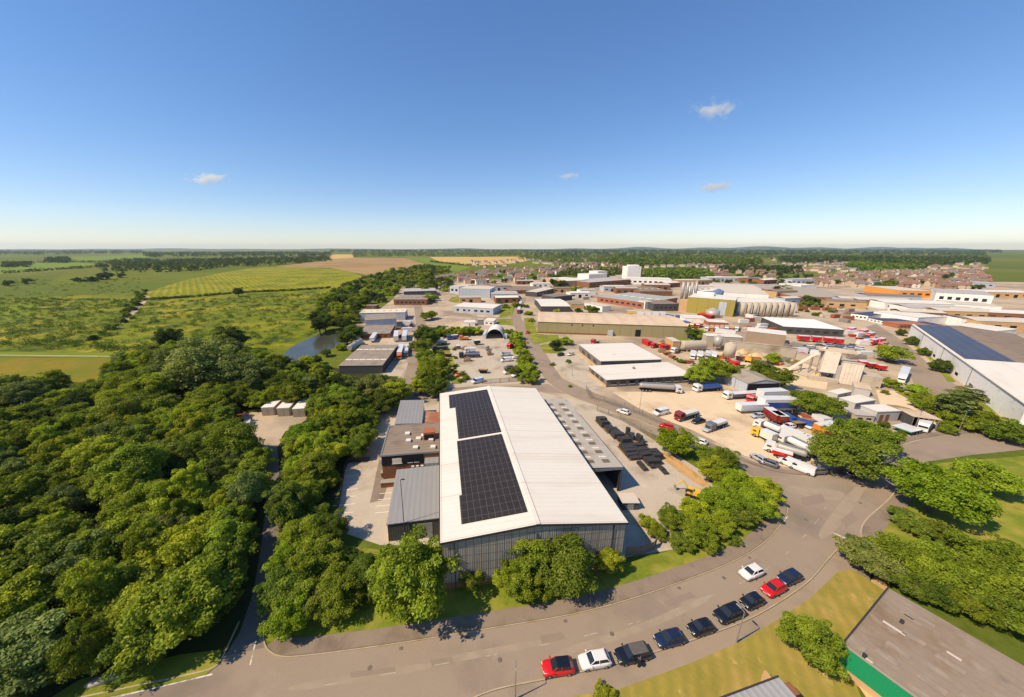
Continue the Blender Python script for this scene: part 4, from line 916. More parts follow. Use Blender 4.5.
# left estate
simple('workshop_block', 'dark grey-roofed shed with two rows of pale rooflights beside the belt of trees', (340, 374), (383, 373.5), 366, (350, 346.5), wallm=DARKW, roofm=FIBREX, rl=(6, 2, 2.6, 1.3), roof='mono', rise=.5)
simple('shed', 'near flat-roofed shed of the three stepped sheds on the left', (358, 339), (390, 338), 334.5, (369, 325.5), wallm=BRICK, roofm=FIBREX, win=5)
simple('shed', 'grey-roofed middle shed of the three stepped sheds on the left', (366, 330), (397, 328), 320.5, (373, 314.5), wallm=PALEG, roofm=FIBREX)
simple('shed', 'wide white-edged far shed of the three stepped sheds on the left', (360, 321), (405.5, 320), 313.2, (360, 309.7), wallm=PALEG, roofm=mat('cream_roof', lin(216, 200, 176), var=.06), rl=(7, 1, 1.6, 1.2, SKYD))
simple('shed', 'small dark-roofed outbuilding left of the stepped sheds', (358, 332), (368, 330), 328, (364, 323), wallm=DARKW, roofm=FELT)
simple('shed', 'low roofed outbuilding beyond the stepped sheds', (366, 309), (376, 309), 306, (370, 304.5), wallm=BRICK, roofm=FELT, door=(.7,))
simple('shed', 'grey fibre-roofed works at the end of the left estate road', (394, 305), (427, 305), 299.6, (398, 295), wallm=BRICK, roofm=FIBREX, win=7)
simple('shed', 'pale-edged works behind the fibre-roofed works at the road end', (404, 297), (437, 296), 291.6, (406, 288.6), wallm=DARKW, roofm=mat('grey_top', lin(176, 168, 160), var=.08), rl=(5, 1, 3, 1.2))
def vtank(u, v, r, h, label, m, name='silo', group=None, cat='silo', cone=False, legs=False):
    t = thing(name, label, cat, g(u, v), 0, group)
    b = MB(); z0 = .25 if not legs else h * .3; b.cyl((0, 0, z0), (0, 0, h), r, r, 20); b.build('shell', m, t, True)
    b = MB(); b.cyl((0, 0, h + .003), (0, 0, h + (r * .45 if cone else .3)), r * 1.0, r * .15 if cone else r * .98, 20); b.build('top', m, t)
    b = MB(); b.cyl((r + .12, 0, z0), (r + .12, 0, h + .6), .12, .12, 5); b.build('pipe', STEEL, t)
    if legs:
        for k in range(4): a = k * 1.571 + .78; q = MB(); q.cyl((r * .8 * math.cos(a), r * .8 * math.sin(a), 0), (r * .8 * math.cos(a), r * .8 * math.sin(a), z0), .15, .15, 6); q.build('leg', STEEL, t)
    else:
        q = MB(); q.cyl((0, 0, 0), (0, 0, .25), r * 1.05, r * 1.05, 20); q.build('base', CONC, t)
    return t
def htank(a, b_, r, label, m, name='storage_tank', cat='tank', group=None):
    A, B = g(*a), g(*b_); d = (B - A); L = d.length; rz = math.atan2(d.y, d.x)
    t = thing(name, label, cat, (A + B) / 2, rz, group)
    q = MB(); n = 16; rings = []
    for x, k in ((-L / 2, .8), (-L / 2 + .12 * r, .95), (-L / 2 + .3 * r, 1), (L / 2 - .3 * r, 1), (L / 2 - .12 * r, .95), (L / 2, .8)):
        rings.append([(x, r * k * math.cos(6.2832 * i / n), r + .6 + r * k * math.sin(6.2832 * i / n)) for i in range(n)])
    q.loft(rings); q.build('shell', m, t, True)
    for s in (-.3, .3):
        q = MB(); q.box(s * L - .3, s * L + .3, -r * .8, r * .8, 0, r * .6 + .6); q.build('cradle', CONC, t)
    q = MB(); q.cyl((0, 0, 2 * r + .5), (0, 0, 2 * r + 1.1), .4, .4, 10); q.build('hatch', STEEL, t)
    return t
TANKM = mat('cream_tank', lin(186, 170, 148), var=.08, patch=(lin(170, 148, 120), .25, .55, .8)); SILVER = mat('silver_tank', lin(172, 166, 156), rough=.45, var=.08, metal=.2)
htank((350, 352), (361.5, 344.5), 1.5, 'grey horizontal tank beside the left grey-roofed shed', SILVER)
htank((358.5, 340.5), (359.5, 336), 1.2, 'small upright-looking grey tank near the three stepped sheds', SILVER)
# centre back
simple('works_hall', 'long blue-grey works hall with panelled front far behind the vehicle yard', (459.5, 297), (490, 298), 288.5, (463, 285.8), wallm=PALEG, roofm=PALER)
simple('works_hall', 'short pale block joined to the left of the blue-grey works hall', (450, 293), (459, 294), 286, (456, 283.6), wallm=PALEG, roofm=PALER, win=2)
simple('works_hall', 'low silver-roofed works right of the blue-grey works hall', (491, 299.5), (518, 299.5), 294, (496, 291), wallm=PALEG, roofm=mat('grey_top', ()), win=4)
simple('works_hall', 'white-roofed grey hall with two white doors behind the arched shelter', (453.5, 312.5), (493, 315), 306.4, (459, 302.3), wallm=PALEG, roofm=WHITE, door=(.2, .48), doorm=FRAME, win=6)
simple('works_hall', 'long flat brown-roofed works in front of the far terraces', (510, 294), (548, 293.5), 290.5, (520, 286.4), wallm=BRICK, roofm=FELT, win=6)
simple('works_hall', 'dark-windowed block with pale roof end-on to the estate road', (537, 297), (554.5, 292.5), 292.3, (536, 291.3), depth=14, wallm=DARKW, roofm=PALER, win=5)
simple('works_hall', 'bright white low-pitched roof hall behind the long beige warehouse', (541, 312), (570, 312), 306.4, (549, 299), wallm=DARKW, roofm=WHITE, roof='ridge_x', rise=1.0)
simple('cabin', 'small white cabin roof behind the arched shelter, left one', (464, 326), (475, 326), 322.6, (467, 320.3), wallm=WHITEW, roofm=WHITE, door=(.5,))
simple('cabin', 'larger white cabin behind the arched shelter, right one', (484, 325), (493.5, 325.5), 320.8, (484.5, 318), wallm=WHITEW, roofm=WHITE, win=2)
simple('cabin', 'grey-sided cabin wedged between the two white cabins', (477.5, 325), (483.5, 325), 320, (479, 318.4), wallm=GREYW, roofm=mat('grey_top', ()))
simple('works_hall', 'pale house-shaped hall with white roof before the far tree belt', (566, 287), (586, 286), 281, (573, 276.8), wallm=BUFF, roofm=WHITE, roof='ridge_x', rise=1)
simple('works_hall', 'wide low grey-roofed factory between the white hall and white tower', (589, 288), (630, 284.5), 282.5, (594, 278.4), wallm=BRICK, roofm=mat('grey_top', ()), win=8)
simple('works_hall', 'white block with a stepped top left of the tall white tower', (588.5, 281), (606.5, 280), 274.6, (590, 273), wallm=WHITEW, roofm=WHITE, depth=26)
simple('works_hall', 'small white upper block standing behind the stepped white block', (597, 279), (606.6, 278.5), 271.4, (599, 271), wallm=WHITEW, roofm=WHITE, depth=20)
tw = simple('factory_tower', 'tall plain white factory tower above the far trees', (626.5, 280), (640, 280), 266.5, (627, 266), wallm=WHITEW, roofm=WHITE, depth=22); tw.face('grey_panel', 'R', 0, 1, 0, tw.he, PALEG, .06); tw.part('lift_head', WHITEW, (tw.W * .2, tw.W * .9, 4, 16, tw.he, tw.he + 2.2))
simple('works_hall', 'long white podium hall along the foot of the white tower', (625, 284), (671, 285.5), 278.5, (629, 276.8), wallm=WHITEW, roofm=WHITE, win=8)
simple('works_hall', 'big pale green-grey roofed works with orange brick side', (597, 302), (645, 309), 296.6, (603, 289.5), wallm=ORANGE, roofm=mat('greygreen_roof', lin(166, 166, 156), var=.07, ribs=('X', 6, .2)), rl=(6, 1, 3, 8), win=8)
simple('works_hall', 'cream cube-like annexe at the end of the orange brick works', (644.5, 309), (652, 308.5), 302, (646, 300.2), wallm=WHITEW, roofm=PALER)
simple('works_hall', 'grey-roofed works right of the orange brick works', (653, 311), (678, 311), 304, (656, 300), wallm=DARKW, roofm=FELT, win=5)
simple('works_hall', 'brown-roofed works behind the green-gold factory', (640, 296), (672, 296), 291.5, (640, 286.5), wallm=BRICK, roofm=FELT, rl=(5, 1, 2, 4))
simple('works_hall', 'grey works with dark roof left of the long beige warehouse top', (554, 302), (572, 300), 297, (557, 293.5), wallm=DARKW, roofm=FELT)
simple('works_hall', 'pale low unit in front of the orange brick works', (584, 308), (602, 312), 303, (586, 301), wallm=WHITEW, roofm=PALER, win=3)
simple('works_hall', 'tan low unit left of the pale low unit by the bush', (571, 309), (584, 309), 304.5, (573, 302), wallm=BUFF, roofm=FIBREX)
# green-gold factory and silos
gf = simple('silo_factory', 'tall green-gold clad factory with white roof beside the silos', (686, 312.5), (732.5, 317), 297, (675, 292), wallm=GREENW, roofm=WHITE)
gf.face('door_recess', 'F', .68, .84, .5, gf.he * .85, PALEG, .3); gf.part('roof_plant', WHITEW, (gf.W * .2, gf.W * .5, gf.D * .5, gf.D * .8, gf.he + .17, gf.he + 2.4)); gf.part('duct', BUFF, (-6, -.1, 2, 12, 0, gf.he * .75))
sl = simple('process_hall', 'very long white-roofed hall behind the row of big silos', (737, 313), (795, 313), 303.5, (738, 298.2), wallm=WHITEW, roofm=WHITE)
simple('process_hall', 'broad pale low-pitched roof hall behind the silo hall', (714, 296), (768, 299), 292, (716, 283.4), wallm=WHITEW, roofm=PALER, roof='ridge_x', rise=1.2)
simple('process_hall', 'pale gabled hall behind the silo hall, nearer the blue tank', (770, 290), (796, 292), 287, (772, 284.5), wallm=DARKW, roofm=FELT)
for i, u in enumerate((741.3, 747.2, 753.6, 760.0, 766.2, 772.2, 778.2, 784.2, 790)):
    vtank(u, 316.6, 1.6, 10.5, f'tall cream silo, number {"one two three four five six seven eight nine".split()[i]} from the green-gold factory', TANKM, 'silo', 'row of nine silos')
for i, u in enumerate((681.5, 686, 690.2, 694.3)):
    vtank(u, 299, 1.4, 17, f'slim grey silo rising behind the green-gold factory, {("leftmost", "second from left", "third from left", "rightmost")[i]} of four', SILVER, 'slim_silo', 'four slim silos')
vtank(717, 300, 4.6, 9, 'blue-banded tank behind the green-gold factory', mat('blue_tank', lin(96, 112, 150), var=.15), 'storage_tank', None, 'tank', True)
vtank(712, 317, 4.6, 5, 'squat round pale tank before the green-gold factory', SILVER, 'storage_tank', None, 'tank', True)
simple('canopy', 'bright red loading canopy in front of the green-gold factory', (697, 317), (711, 319), 314, (699, 312), wallm=mat('red_dark', lin(120, 40, 30), var=.1), roofm=REDM)
simple('depot_hall', 'dark-walled depot hall with white striped roof and red trailers before it', (782, 333.5), (842, 337), 326.5, (768, 317.5), wallm=DARKW, roofm=mat('striped_white_roof', lin(236, 228, 218), ribs=('X', 4.2, .25), var=.04), win=6)
simple('depot_hall', 'long low white-roofed shed behind the concrete wall', (745, 341), (784, 346), 331, (747, 326.5), depth=12, wallm=mat('stone_wall', lin(160, 138, 116), var=.15), roofm=WHITE)
simple('depot_hall', 'white-topped narrow store above the cream horizontal tank', (705, 347), (741, 349), 336, (707, 333), depth=6, wallm=CONC, roofm=WHITE)
simple('depot_hall', 'white lean-to roofs below the green-gold factory, upper row', (684, 322), (707, 323), 318, (686, 315), wallm=WHITEW, roofm=WHITE)
simple('depot_hall', 'white-roofed open stall row right of the red canopy', (708, 326), (728, 327), 322, (709, 319.5), wallm=ORANGE, roofm=WHITE)
cw = Bld('concrete_wall', 'long weathered concrete bay wall across the aggregate yards', (728, 350), (795, 358), 341, None, depth=.8, wallm=CONC, roofm=CONC, cat='wall')
cw2 = Bld('concrete_wall', 'shorter concrete wall running on from the long bay wall to the quarry plant', (795, 360), (828, 366), 353, None, depth=.8, wallm=CONC, roofm=CONC, cat='wall')
htank((680, 351), (704, 350.5), 2.4, 'large cream horizontal tank behind the white flat-roofed units', TANKM)
simple('cabin', 'pale shed on the left end of the large cream tank', (672, 351), (679, 351), 341.5, (673, 340), depth=8, wallm=BUFF, roofm=PALER)
vtank(716.5, 350, 2.0, 7, 'upright pale silo standing behind the large cream tank', SILVER, 'silo', None, 'silo', True, True)
vtank(727.5, 362, 2.3, 8.5, 'upright white silo beside the red sloping hopper', TANKM, 'silo', None, 'silo', True, True)
# quarry plant with conveyor
pl = simple('aggregate_plant', 'dusty cream aggregate plant with sloping conveyor over pale yards', (838, 383), (858, 386), 362, (842, 356.5), depth=9, wallm=mat('dusty_cream', lin(230, 214, 192), var=.08, patch=(lin(196, 170, 138), .3, .5, .8)), roofm=PALER, roof='mono', rise=-1.5)
pl.part('hopper_house', mat('dusty_cream', ()), (-5.6, -1.2, 1, 7, 3.2, 11.5)); pl.part('hopper_roof', BEIGER, (-7.5, 3.5, 1.6, 7.6, 11.51, 12.0)); pl.part('side_bay', CONC, (pl.W + .1, pl.W + 6, 1, 7, 0, 4.2)); pl.part('low_wall', CONC, (-9, -.3, -1.5, .8, 0, 1.4)); pl.part('dust_bin', mat('grey_top', ()), (-1.1, -.1, .5, 6, 1.2, 6.5))
for x_ in (-5.4, -1.4):
    for y_ in (1.2, 6.6): pl.part('leg', STEEL, (x_ - .15, x_ + .15, y_ - .15, y_ + .15, 0, 3.2))
for k in range(5): pl.face('cladding_seam', 'F', .18 * (k + 1) - .006, .18 * (k + 1), 0, pl.he, BUFF, .05)
c0, c1 = g(789, 371), pl.A + Vector((-5 * math.cos(pl.ang), -5 * math.sin(pl.ang), 0)) + Vector((-math.sin(pl.ang), math.cos(pl.ang), 0)) * 4
t = thing('conveyor', 'long inclined pale conveyor rising to the aggregate plant', 'conveyor', c0)
d = c1 - c0; hz = 11.8; b = MB(); nrm = Vector((-d.y, d.x, 0)).normalized() * 1.25
b.loft([[p - nrm + Vector((0, 0, z)), p + nrm + Vector((0, 0, z)), p + nrm + Vector((0, 0, z + 1.5)), p - nrm + Vector((0, 0, z + 1.5))] for p, z in ((Vector(), .4), (d, hz))]); b.build('belt_housing', mat('conveyor_cream', lin(226, 212, 192), var=.1), t)
for f in (.35, .65, .9):
    p = d * f; b = MB()
    for s in (-1, 1): b.cyl(p + nrm * s * 1.2, p + nrm * s + Vector((0, 0, .4 + hz * f)), .14, .14, 5)
    b.cyl(p - nrm + Vector((0, 0, .2 + hz * f * .5)), p + nrm + Vector((0, 0, .2 + hz * f * .5)), .1, .1, 5); b.build('trestle', STEEL, t)
simple('block_store', 'pale block store right of the aggregate plant', (853, 394), (869, 397), 387.4, (857, 382), wallm=mat('pale_block', lin(186, 180, 172), var=.1), roofm=BEIGER)
simple('block_store', 'low buff store behind the pale block store', (857, 384), (872, 386), 380, (861, 376), wallm=BUFF, roofm=FIBREX)
st = simple('storage_bay', 'pale-roofed storage bay with two brown doors nearest the dark tree', (874, 422), (897, 421), 412, (864, 405.5), wallm=mat('pale_block', ()), roofm=WHITE); 
for a in (.16, .42): st.face('door', 'F', a, a + .16, 0, 2.3, BRICK, .06)
simple('storage_bay', 'pale-roofed storage bay in the middle of the stepped row', (853, 411.5), (873, 408), 403.5, (850, 396.5), wallm=mat('pale_block', ()), roofm=WHITE, door=(.3,))
simple('storage_bay', 'cream slab-roofed storage bay at the left end of the stepped row', (836, 401), (850, 398), 394.5, (833, 390.5), wallm=mat('pale_block', ()), roofm=WHITE, door=(.6,))
simple('storage_bay', 'lower grey-roofed lean-to in front of the stepped storage bays', (854, 421), (873, 422.5), 415, (852, 409.5), wallm=CONC, roofm=mat('grey_top', ()), win=2)
ls = Bld('open_shelter', 'long open-fronted shelter with sandy roof beside the junction thicket', (909, 427), (937, 431), 416.5, (911, 412.5), depth=7, roofm=BEIGER, solid=False, roof='mono', rise=-.5, cat='shelter')
b = MB(); b.box(0, ls.W, ls.D - .2, ls.D, 0, ls.he - .5); b.box(0, .2, 0, ls.D - .2, 0, ls.he - .3); b.build('wall', DARKW, ls.root)
for k in range(6): x = .3 + (ls.W - .6) * k / 5; q = MB(); q.box(x - .1, x + .1, .05, .25, 0, ls.he); q.build('post', STEEL, ls.root)
# right-hand side
# white building with blue solar roof: local x runs along the road front
A, B = g(966, 387), g(907.5, 337)
dirv = (B - A); ang = math.atan2(dirv.y, dirv.x)
p = A - dirv.normalized() * 42
wl = Bld('solar_warehouse', 'long white building with blue solar panels on its roof along the east road', None, None, world=((B.x, B.y), ang + math.pi, dirv.length + 42, 34, 7.4), roof='ridge_x', rise=1.6, wallm=WHITEW, roofm=FELT, over=.3)
wl.patch('solar_array', [(2, 1.2), (wl.W * .6, 1.2), (wl.W * .6, 12.5), (2, 12.5)], SOLARB, .15); wl.patch('roof_sheet', [(wl.W * .6 + .5, .6), (wl.W - .5, .6), (wl.W - .5, 14), (wl.W * .6 + .5, 14)], WHITE, .08)
wl.patch('roof_edge', [(-.2, -.2), (wl.W, -.2), (wl.W, .9), (-.2, .9)], WHITE, .07)
for a in (.2, .45, .7): wl.face('downpipe', 'F', a, a + .003, 0, 7.2, STEEL, .12)
wl.windows('F', 7, .1, .9, 1.0, 2.2, .2, False)
print('wl', wl.W, wl.D, math.degrees(wl.ang))
f1 = simple('show_block', 'white block with navy solar roof, nearer to the east road', (868, 321), (897, 327.5), 318, (869, 311), wallm=WHITEW, roofm=mat('navy_roof', lin(70, 76, 100), var=.15), win=7)
f2 = simple('show_block', 'white block with navy solar roof, further from the east road', (850, 318), (867, 320.5), 313.5, (852, 308.4), wallm=WHITEW, roofm=mat('navy_roof', ()), win=4)
simple('long_store', 'long white-roofed store behind the navy-roofed white blocks', (872, 318), (916, 325), 319.5, (868, 309.5), depth=24, he=5, wallm=WHITEW, roofm=WHITE)
simple('long_store', 'long red-brown brick store right of the navy-roofed blocks', (898, 328.5), (929, 329), 324.5, (899, 321.5), wallm=ORANGE, roofm=mat('red_tile', lin(168, 112, 84), var=.15), win=8)
simple('long_store', 'pale-roofed white building right of the red-brown store', (940, 330), (985, 337), 325.5, (943, 320), wallm=WHITEW, roofm=WHITE, roof='mono', rise=.5)
simple('great_shed', 'vast grey roof shed with red brick base behind the estate', (792, 300.5), (864, 303), 296.3, (815, 285.5), wallm=ORANGE, roofm=mat('vast_grey_roof', lin(166, 154, 138), var=.08, ns=.03), win=10)
simple('great_shed', 'red-roofed long shed joined to the right of the vast grey roof', (867, 299), (912, 302), 296.4, (873, 293), wallm=WHITEW, roofm=mat('red_roof', lin(170, 96, 66), var=.12), win=8)
simple('great_shed', 'orange retail shed with sandy roof before the far houses', (898, 297), (932, 298), 290.5, (900, 286.5), wallm=mat('orange_cladding', lin(222, 150, 70), var=.12), roofm=PALER, win=4)
simple('great_shed', 'white retail shed with grey roof at the far right', (933, 302), (990, 306), 292.4, (936, 288.5), wallm=WHITEW, roofm=mat('grey_top', ()), win=6)
simple('great_shed', 'low pale shed behind the green verge at the far right', (950, 309), (1000, 312), 304, (952, 301), wallm=WHITEW, roofm=PALER)
simple('great_shed', 'white low shed at the foot of the great grey roof, left end', (800, 290), (816, 289.5), 285.5, (802, 282.8), wallm=WHITEW, roofm=WHITE)
rs = random.Random(91)
RC = {'white': WHITE, 'pale': PALER, 'grey': mat('grey_top', ()), 'brown': FELT}
def plain_shed(u, v, w_, d_, he, rc, ang, where):
    p = g(u, v); b = MB(); b.box(-w_ / 2, w_ / 2, -d_ / 2, d_ / 2, 0, he, 0)
    b.loft([[(x, -d_ / 2 - .2, he + .03), (x, -d_ / 2 - .2, he + .2), (x, 0, he + 1.2), (x, d_ / 2 + .2, he + .2), (x, d_ / 2 + .2, he + .03), (x, 0, he + 1.0)] for x in (-w_ / 2 - .2, w_ / 2 + .2)], 1)
    for k in range(int(w_ / 7)): b.box(-w_ / 2 + 2 + k * 7, -w_ / 2 + 5 + k * 7, -d_ / 2 - .06, -d_ / 2 + .02, 0 if k % 2 else 2, 3.4, 2)
    o = b.build('distant_shed', [rs.choice([WHITEW, BRICK, PALEG, BUFF]), RC[rc], DARKM]); o.location = p; o.rotation_euler.z = ang
    tag(o, f'{rc}-roofed works shed standing {where}', 'building', f'{rc}-roofed sheds {where}')
for u, v, w_, rc in ((655, 289, 30, 'pale'), (668, 287, 26, 'white'), (684, 284, 34, 'pale'), (700, 284, 28, 'grey'), (714, 281, 34, 'white'), (733, 281, 40, 'pale'), (750, 282, 30, 'brown'), (764, 283.5, 30, 'white'), (700, 291, 24, 'pale'), (706, 296, 24, 'white'), (778, 296, 30, 'brown'), (786, 304, 18, 'pale'), (798, 283, 40, 'grey'), (610, 283, 34, 'brown'), (625, 293, 24, 'grey'), (612, 291, 26, 'pale')): plain_shed(u, v, w_, w_ * .55, 6, rc, .1 + rs.uniform(-.3, .3), 'among the works round the silos')
for u, v, w_, rc in ((876, 305, 40, 'pale'), (905, 308, 46, 'white'), (930, 314, 40, 'grey'), (955, 317, 34, 'pale'), (985, 318, 40, 'white'), (842, 307, 26, 'brown'), (856, 304, 30, 'pale'), (885, 300.5, 40, 'brown'), (985, 296, 50, 'white'), (960, 286, 50, 'grey'), (915, 318.5, 24, 'pale'), (1000, 328, 40, 'pale'), (975, 326, 26, 'brown')): plain_shed(u, v, w_, w_ * .5, 5.5, rc, -.35 + rs.uniform(-.15, .15), 'on the wide yards at far right')
for u, v, w_, rc in ((470, 302, 20, 'grey'), (506, 302, 22, 'white'), (500, 290, 26, 'brown'), (480, 283, 26, 'pale'), (524, 284, 24, 'grey'), (540, 287, 24, 'pale'), (560, 292, 20, 'brown'), (578, 297, 22, 'white'), (586, 294, 18, 'grey')): plain_shed(u, v, w_, w_ * .6, 5, rc, .12, 'in the far end of the estate')
# bottom right: flat brown roof with green wall; bottom centre: grey roof
q0, q1, q2 = g(849, 656, 4.2), g(908, 697, 4.2), g(896, 594, 4.2)
ang = math.atan2(q1.y - q0.y, q1.x - q0.x); dep = (q2 - q0).dot(Vector((-math.sin(ang), math.cos(ang), 0)))
print('flat', [round(c, 1) for c in (*q0.xy, *q1.xy, *q2.xy, dep, math.degrees(ang))], (q2 - q0).dot(Vector((math.cos(ang), math.sin(ang), 0))))
fl = Bld('flat_roofed_unit', 'unit with wide brown felt roof and bright green side wall at lower right', None, None, world=((43.0, 29.9), math.radians(-62), 26, 14.8, 4.1), wallm=BUFF, roofm=FELTB, over=.1)
fl.face('green_panel', 'F', 0, 1, 1.1, 4.08, mat('green_sheet', lin(34, 140, 92), var=.05, ribs=('S', .3, .12)), .06)
fl.part('roof_kerb', TRIM, (-.25, -.1, -.1, 14.9, 3.7, 4.45)); fl.part('roof_kerb', mat('kerb_trim', lin(160, 150, 136), var=.1), (-.1, 26.1, -.18, -.1, 4.02, 4.27))
PALEP = mat('repair_felt', lin(158, 141, 122), var=.12, patch=(lin(146, 129, 112), .9, .42, .58))
for u, v, l, w_, m in ((894, 628, 3.2, .4, PALER), (914, 638, 3.0, .8, PALEP), (898, 650, 3.2, .9, PALEP), (887, 657, 3.0, .9, PALEP), (912, 620, 2.6, .6, PALEP), (927, 622, 2.2, .6, PALEP), (954, 656, 1.8, .35, PALER), (950, 664, 3.6, .7, PALEP), (941, 673, 3.4, .8, PALEP), (932, 684, 3.4, .9, PALEP), (920, 693, 3, .9, PALEP), (857, 643, 2.6, 1.6, PALEP), (867, 659, 1.6, .25, PALER), (907, 615, 2.0, .5, PALEP)):
    x, y = fl.local(u, v, 4.3); fl.patch('roof_patch', [(x - l * .3, y - w_ / 2), (x + l * .3, y - w_ / 2), (x + l * .3, y + w_ / 2), (x - l * .3, y + w_ / 2)], m, .05)
for u, v in ((901.5, 622), (864, 656)):
    x, y = fl.local(u, v, 4.4); fl.part('roof_vent', TRIM, (x - .16, x + .16, y - .16, y + .16, 4.2, 4.75))
sheet('footpath', [(849, 672), (846, 662), (852, 668), (900, 705), (880, 720)], .13, mat('buff_path', lin(214, 176, 130), var=.1))
q0, q1 = g(730, 697.5, 3.2), g(779, 679, 3.2); ang = math.atan2(q1.y - q0.y, q1.x - q0.x); L = (q1 - q0).length
p = q1 + Vector((math.sin(ang), -math.cos(ang), 0)) * 7 - Vector((math.cos(ang), math.sin(ang), 0)) * (L + 6)
lg = Bld('grey_roofed_unit', 'low unit with grey sheet roof at the bottom edge of the lawn', None, None, world=((p.x, p.y), ang, L + 6, 7, 3.1), wallm=BUFF, roofm=mat('weathered_sheet', lin(160, 156, 152), var=.1, ribs=('X', .8, .3), ns=.3), over=.1)
lg.part('roof_kerb', TRIM, (-.1, L + 6.1, 7.1, 7.25, 2.9, 3.4)); lg.part('roof_vent', TRIM, (L + 2.2, L + 2.6, 4.2, 4.6, 3.2, 3.9)); lg.part('brick_wall', BUFF, (L + 6.2, L + 6.5, 1, 8.6, 0, 1.8)); lg.part('side_pier', BRICK, (L + 6.1, L + 7.4, 5.6, 6.8, 0, 2.6))

# ------------------------------------------------------------------ arched shelter in the vehicle yard
pa, pb = g(485.5, 339), g(504, 339.5); rz = math.atan2(pb.y - pa.y, pb.x - pa.x); rr_ = (pb - pa).length / 2
t = thing('arched_shelter', 'white arched canvas shelter with dark open mouth in the vehicle yard', 'shelter', (pa + pb) / 2, rz)
b = MB(); n = 18; R0 = rr_; hs_ = 1.12
arc = [(math.pi * i / n) for i in range(n + 1)]
b.loft([[(R0 * math.cos(a), y, R0 * hs_ * math.sin(a)) for a in arc] + [((R0 - .12) * math.cos(a), y, (R0 - .12) * hs_ * math.sin(a)) for a in reversed(arc)] for y in (0, 13)]); b.build('canvas', mat('white_canvas', lin(222, 214, 200), var=.06), t)
b = MB(); b.loft([[(R0 * .98 * math.cos(a), y, R0 * .98 * hs_ * math.sin(a)) for a in arc] for y in (12.8, 12.95)]); b.build('back_wall', DARKW, t)
for sx in (-1, 1): b = MB(); b.box(sx * (R0 + .9) - .8, sx * (R0 + .9) + .8, 1, 12, 0, 2.6); b.build('side_container', PALEG, t)

# ------------------------------------------------------------------ houses of the town
ROOFS = [mat('roof_brown', lin(128, 104, 88), var=.2), mat('roof_red', lin(142, 108, 90), var=.2), mat('roof_grey', lin(126, 116, 108), var=.2)]
WALLS = [mat('house_red_brick', lin(168, 128, 102), var=.15), mat('house_buff', lin(212, 186, 152), var=.12), mat('house_render', lin(228, 216, 198), var=.06)]
def house_mesh(W_, D_, he, rise, wm, rm):
    b = MB(); sec = [(0, 0), (0, he), (D_ / 2, he + rise), (D_, he), (D_, 0)]
    b.loft([[(x - W_ / 2, y - D_ / 2, z) for y, z in sec] for x in (0, W_)], 0); o = .35
    b.loft([[(x, -D_ / 2 - o, he - o * rise / D_ * 2 + .03), (x, -D_ / 2 - o, he - o * rise / D_ * 2 + .2), (x, 0, he + rise + .2), (x, D_ / 2 + o, he - o * rise / D_ * 2 + .2), (x, D_ / 2 + o, he - o * rise / D_ * 2 + .03), (x, 0, he + rise + .03)] for x in (-W_ / 2 - .2, W_ / 2 + .2)], 1)
    b.box(W_ / 2 - 1.2, W_ / 2 - .3, -.4, .4, he + rise * .6, he + rise + 1.4, 0)
    for y0, s in ((-D_ / 2, -1), (D_ / 2, 1)):
        for x in (-W_ * .28, W_ * .28):
            for z in (.9, 3.4): b.box(x - .7, x + .7, y0 - .04, y0 + .04, z, z + 1.2, 2)
    return b.mesh('house', [wm, rm, GLASS])
HM = {(i, j): [house_mesh(9, 8, 5.2, 2.6, WALLS[i], ROOFS[j]), house_mesh(15, 8, 5.2, 2.8, WALLS[i], ROOFS[j])] for i in range(3) for j in range(3)}
HN = {0: 'red brick', 1: 'buff', 2: 'pale rendered'}; RN = {0: 'brown', 1: 'red', 2: 'grey'}
def houses(px, n, seed, where, ang, dist=15):
    rr = random.Random(seed)
    for x, y in sow(px, dist, n, seed, 3):
        i, j = rr.choice([0, 0, 1, 1, 2]), rr.choice([0, 0, 1, 1, 2])
        o = link('house', rr.choice(HM[i, j]), None, (x, y, 0)); o.rotation_euler.z = ang + rr.choice([0, 0, 0, 1.571]) + rr.uniform(-.15, .15)
        tag(o, f'{HN[i]} house with {RN[j]} roof {where}', 'house', f'{HN[i]} {RN[j]}-roofed houses {where}')
houses([(430, 279), (470, 272), (530, 268), (562, 268), (552, 277), (520, 281), (470, 283)], 60, 71, 'in the terraces behind the vehicle yard', .12, 13)
houses([(545, 270), (560, 263.5), (650, 262.5), (640, 270), (560, 274)], 74, 72, 'on the slope left of the white tower', .3, 17)
houses([(690, 274), (700, 269), (775, 271), (772, 278), (720, 280), (705, 279)], 26, 73, 'in the trees right of the white tower', -.2, 17)
houses([(805, 281), (820, 275), (880, 272), (985, 270), (985, 288), (930, 287), (880, 285), (830, 285.5)], 118, 74, 'in the estate at far right', -.35, 14)
houses([(850, 260), (985, 257.5), (985, 261), (870, 263)], 20, 75, 'on the far rise at right', .1, 30)

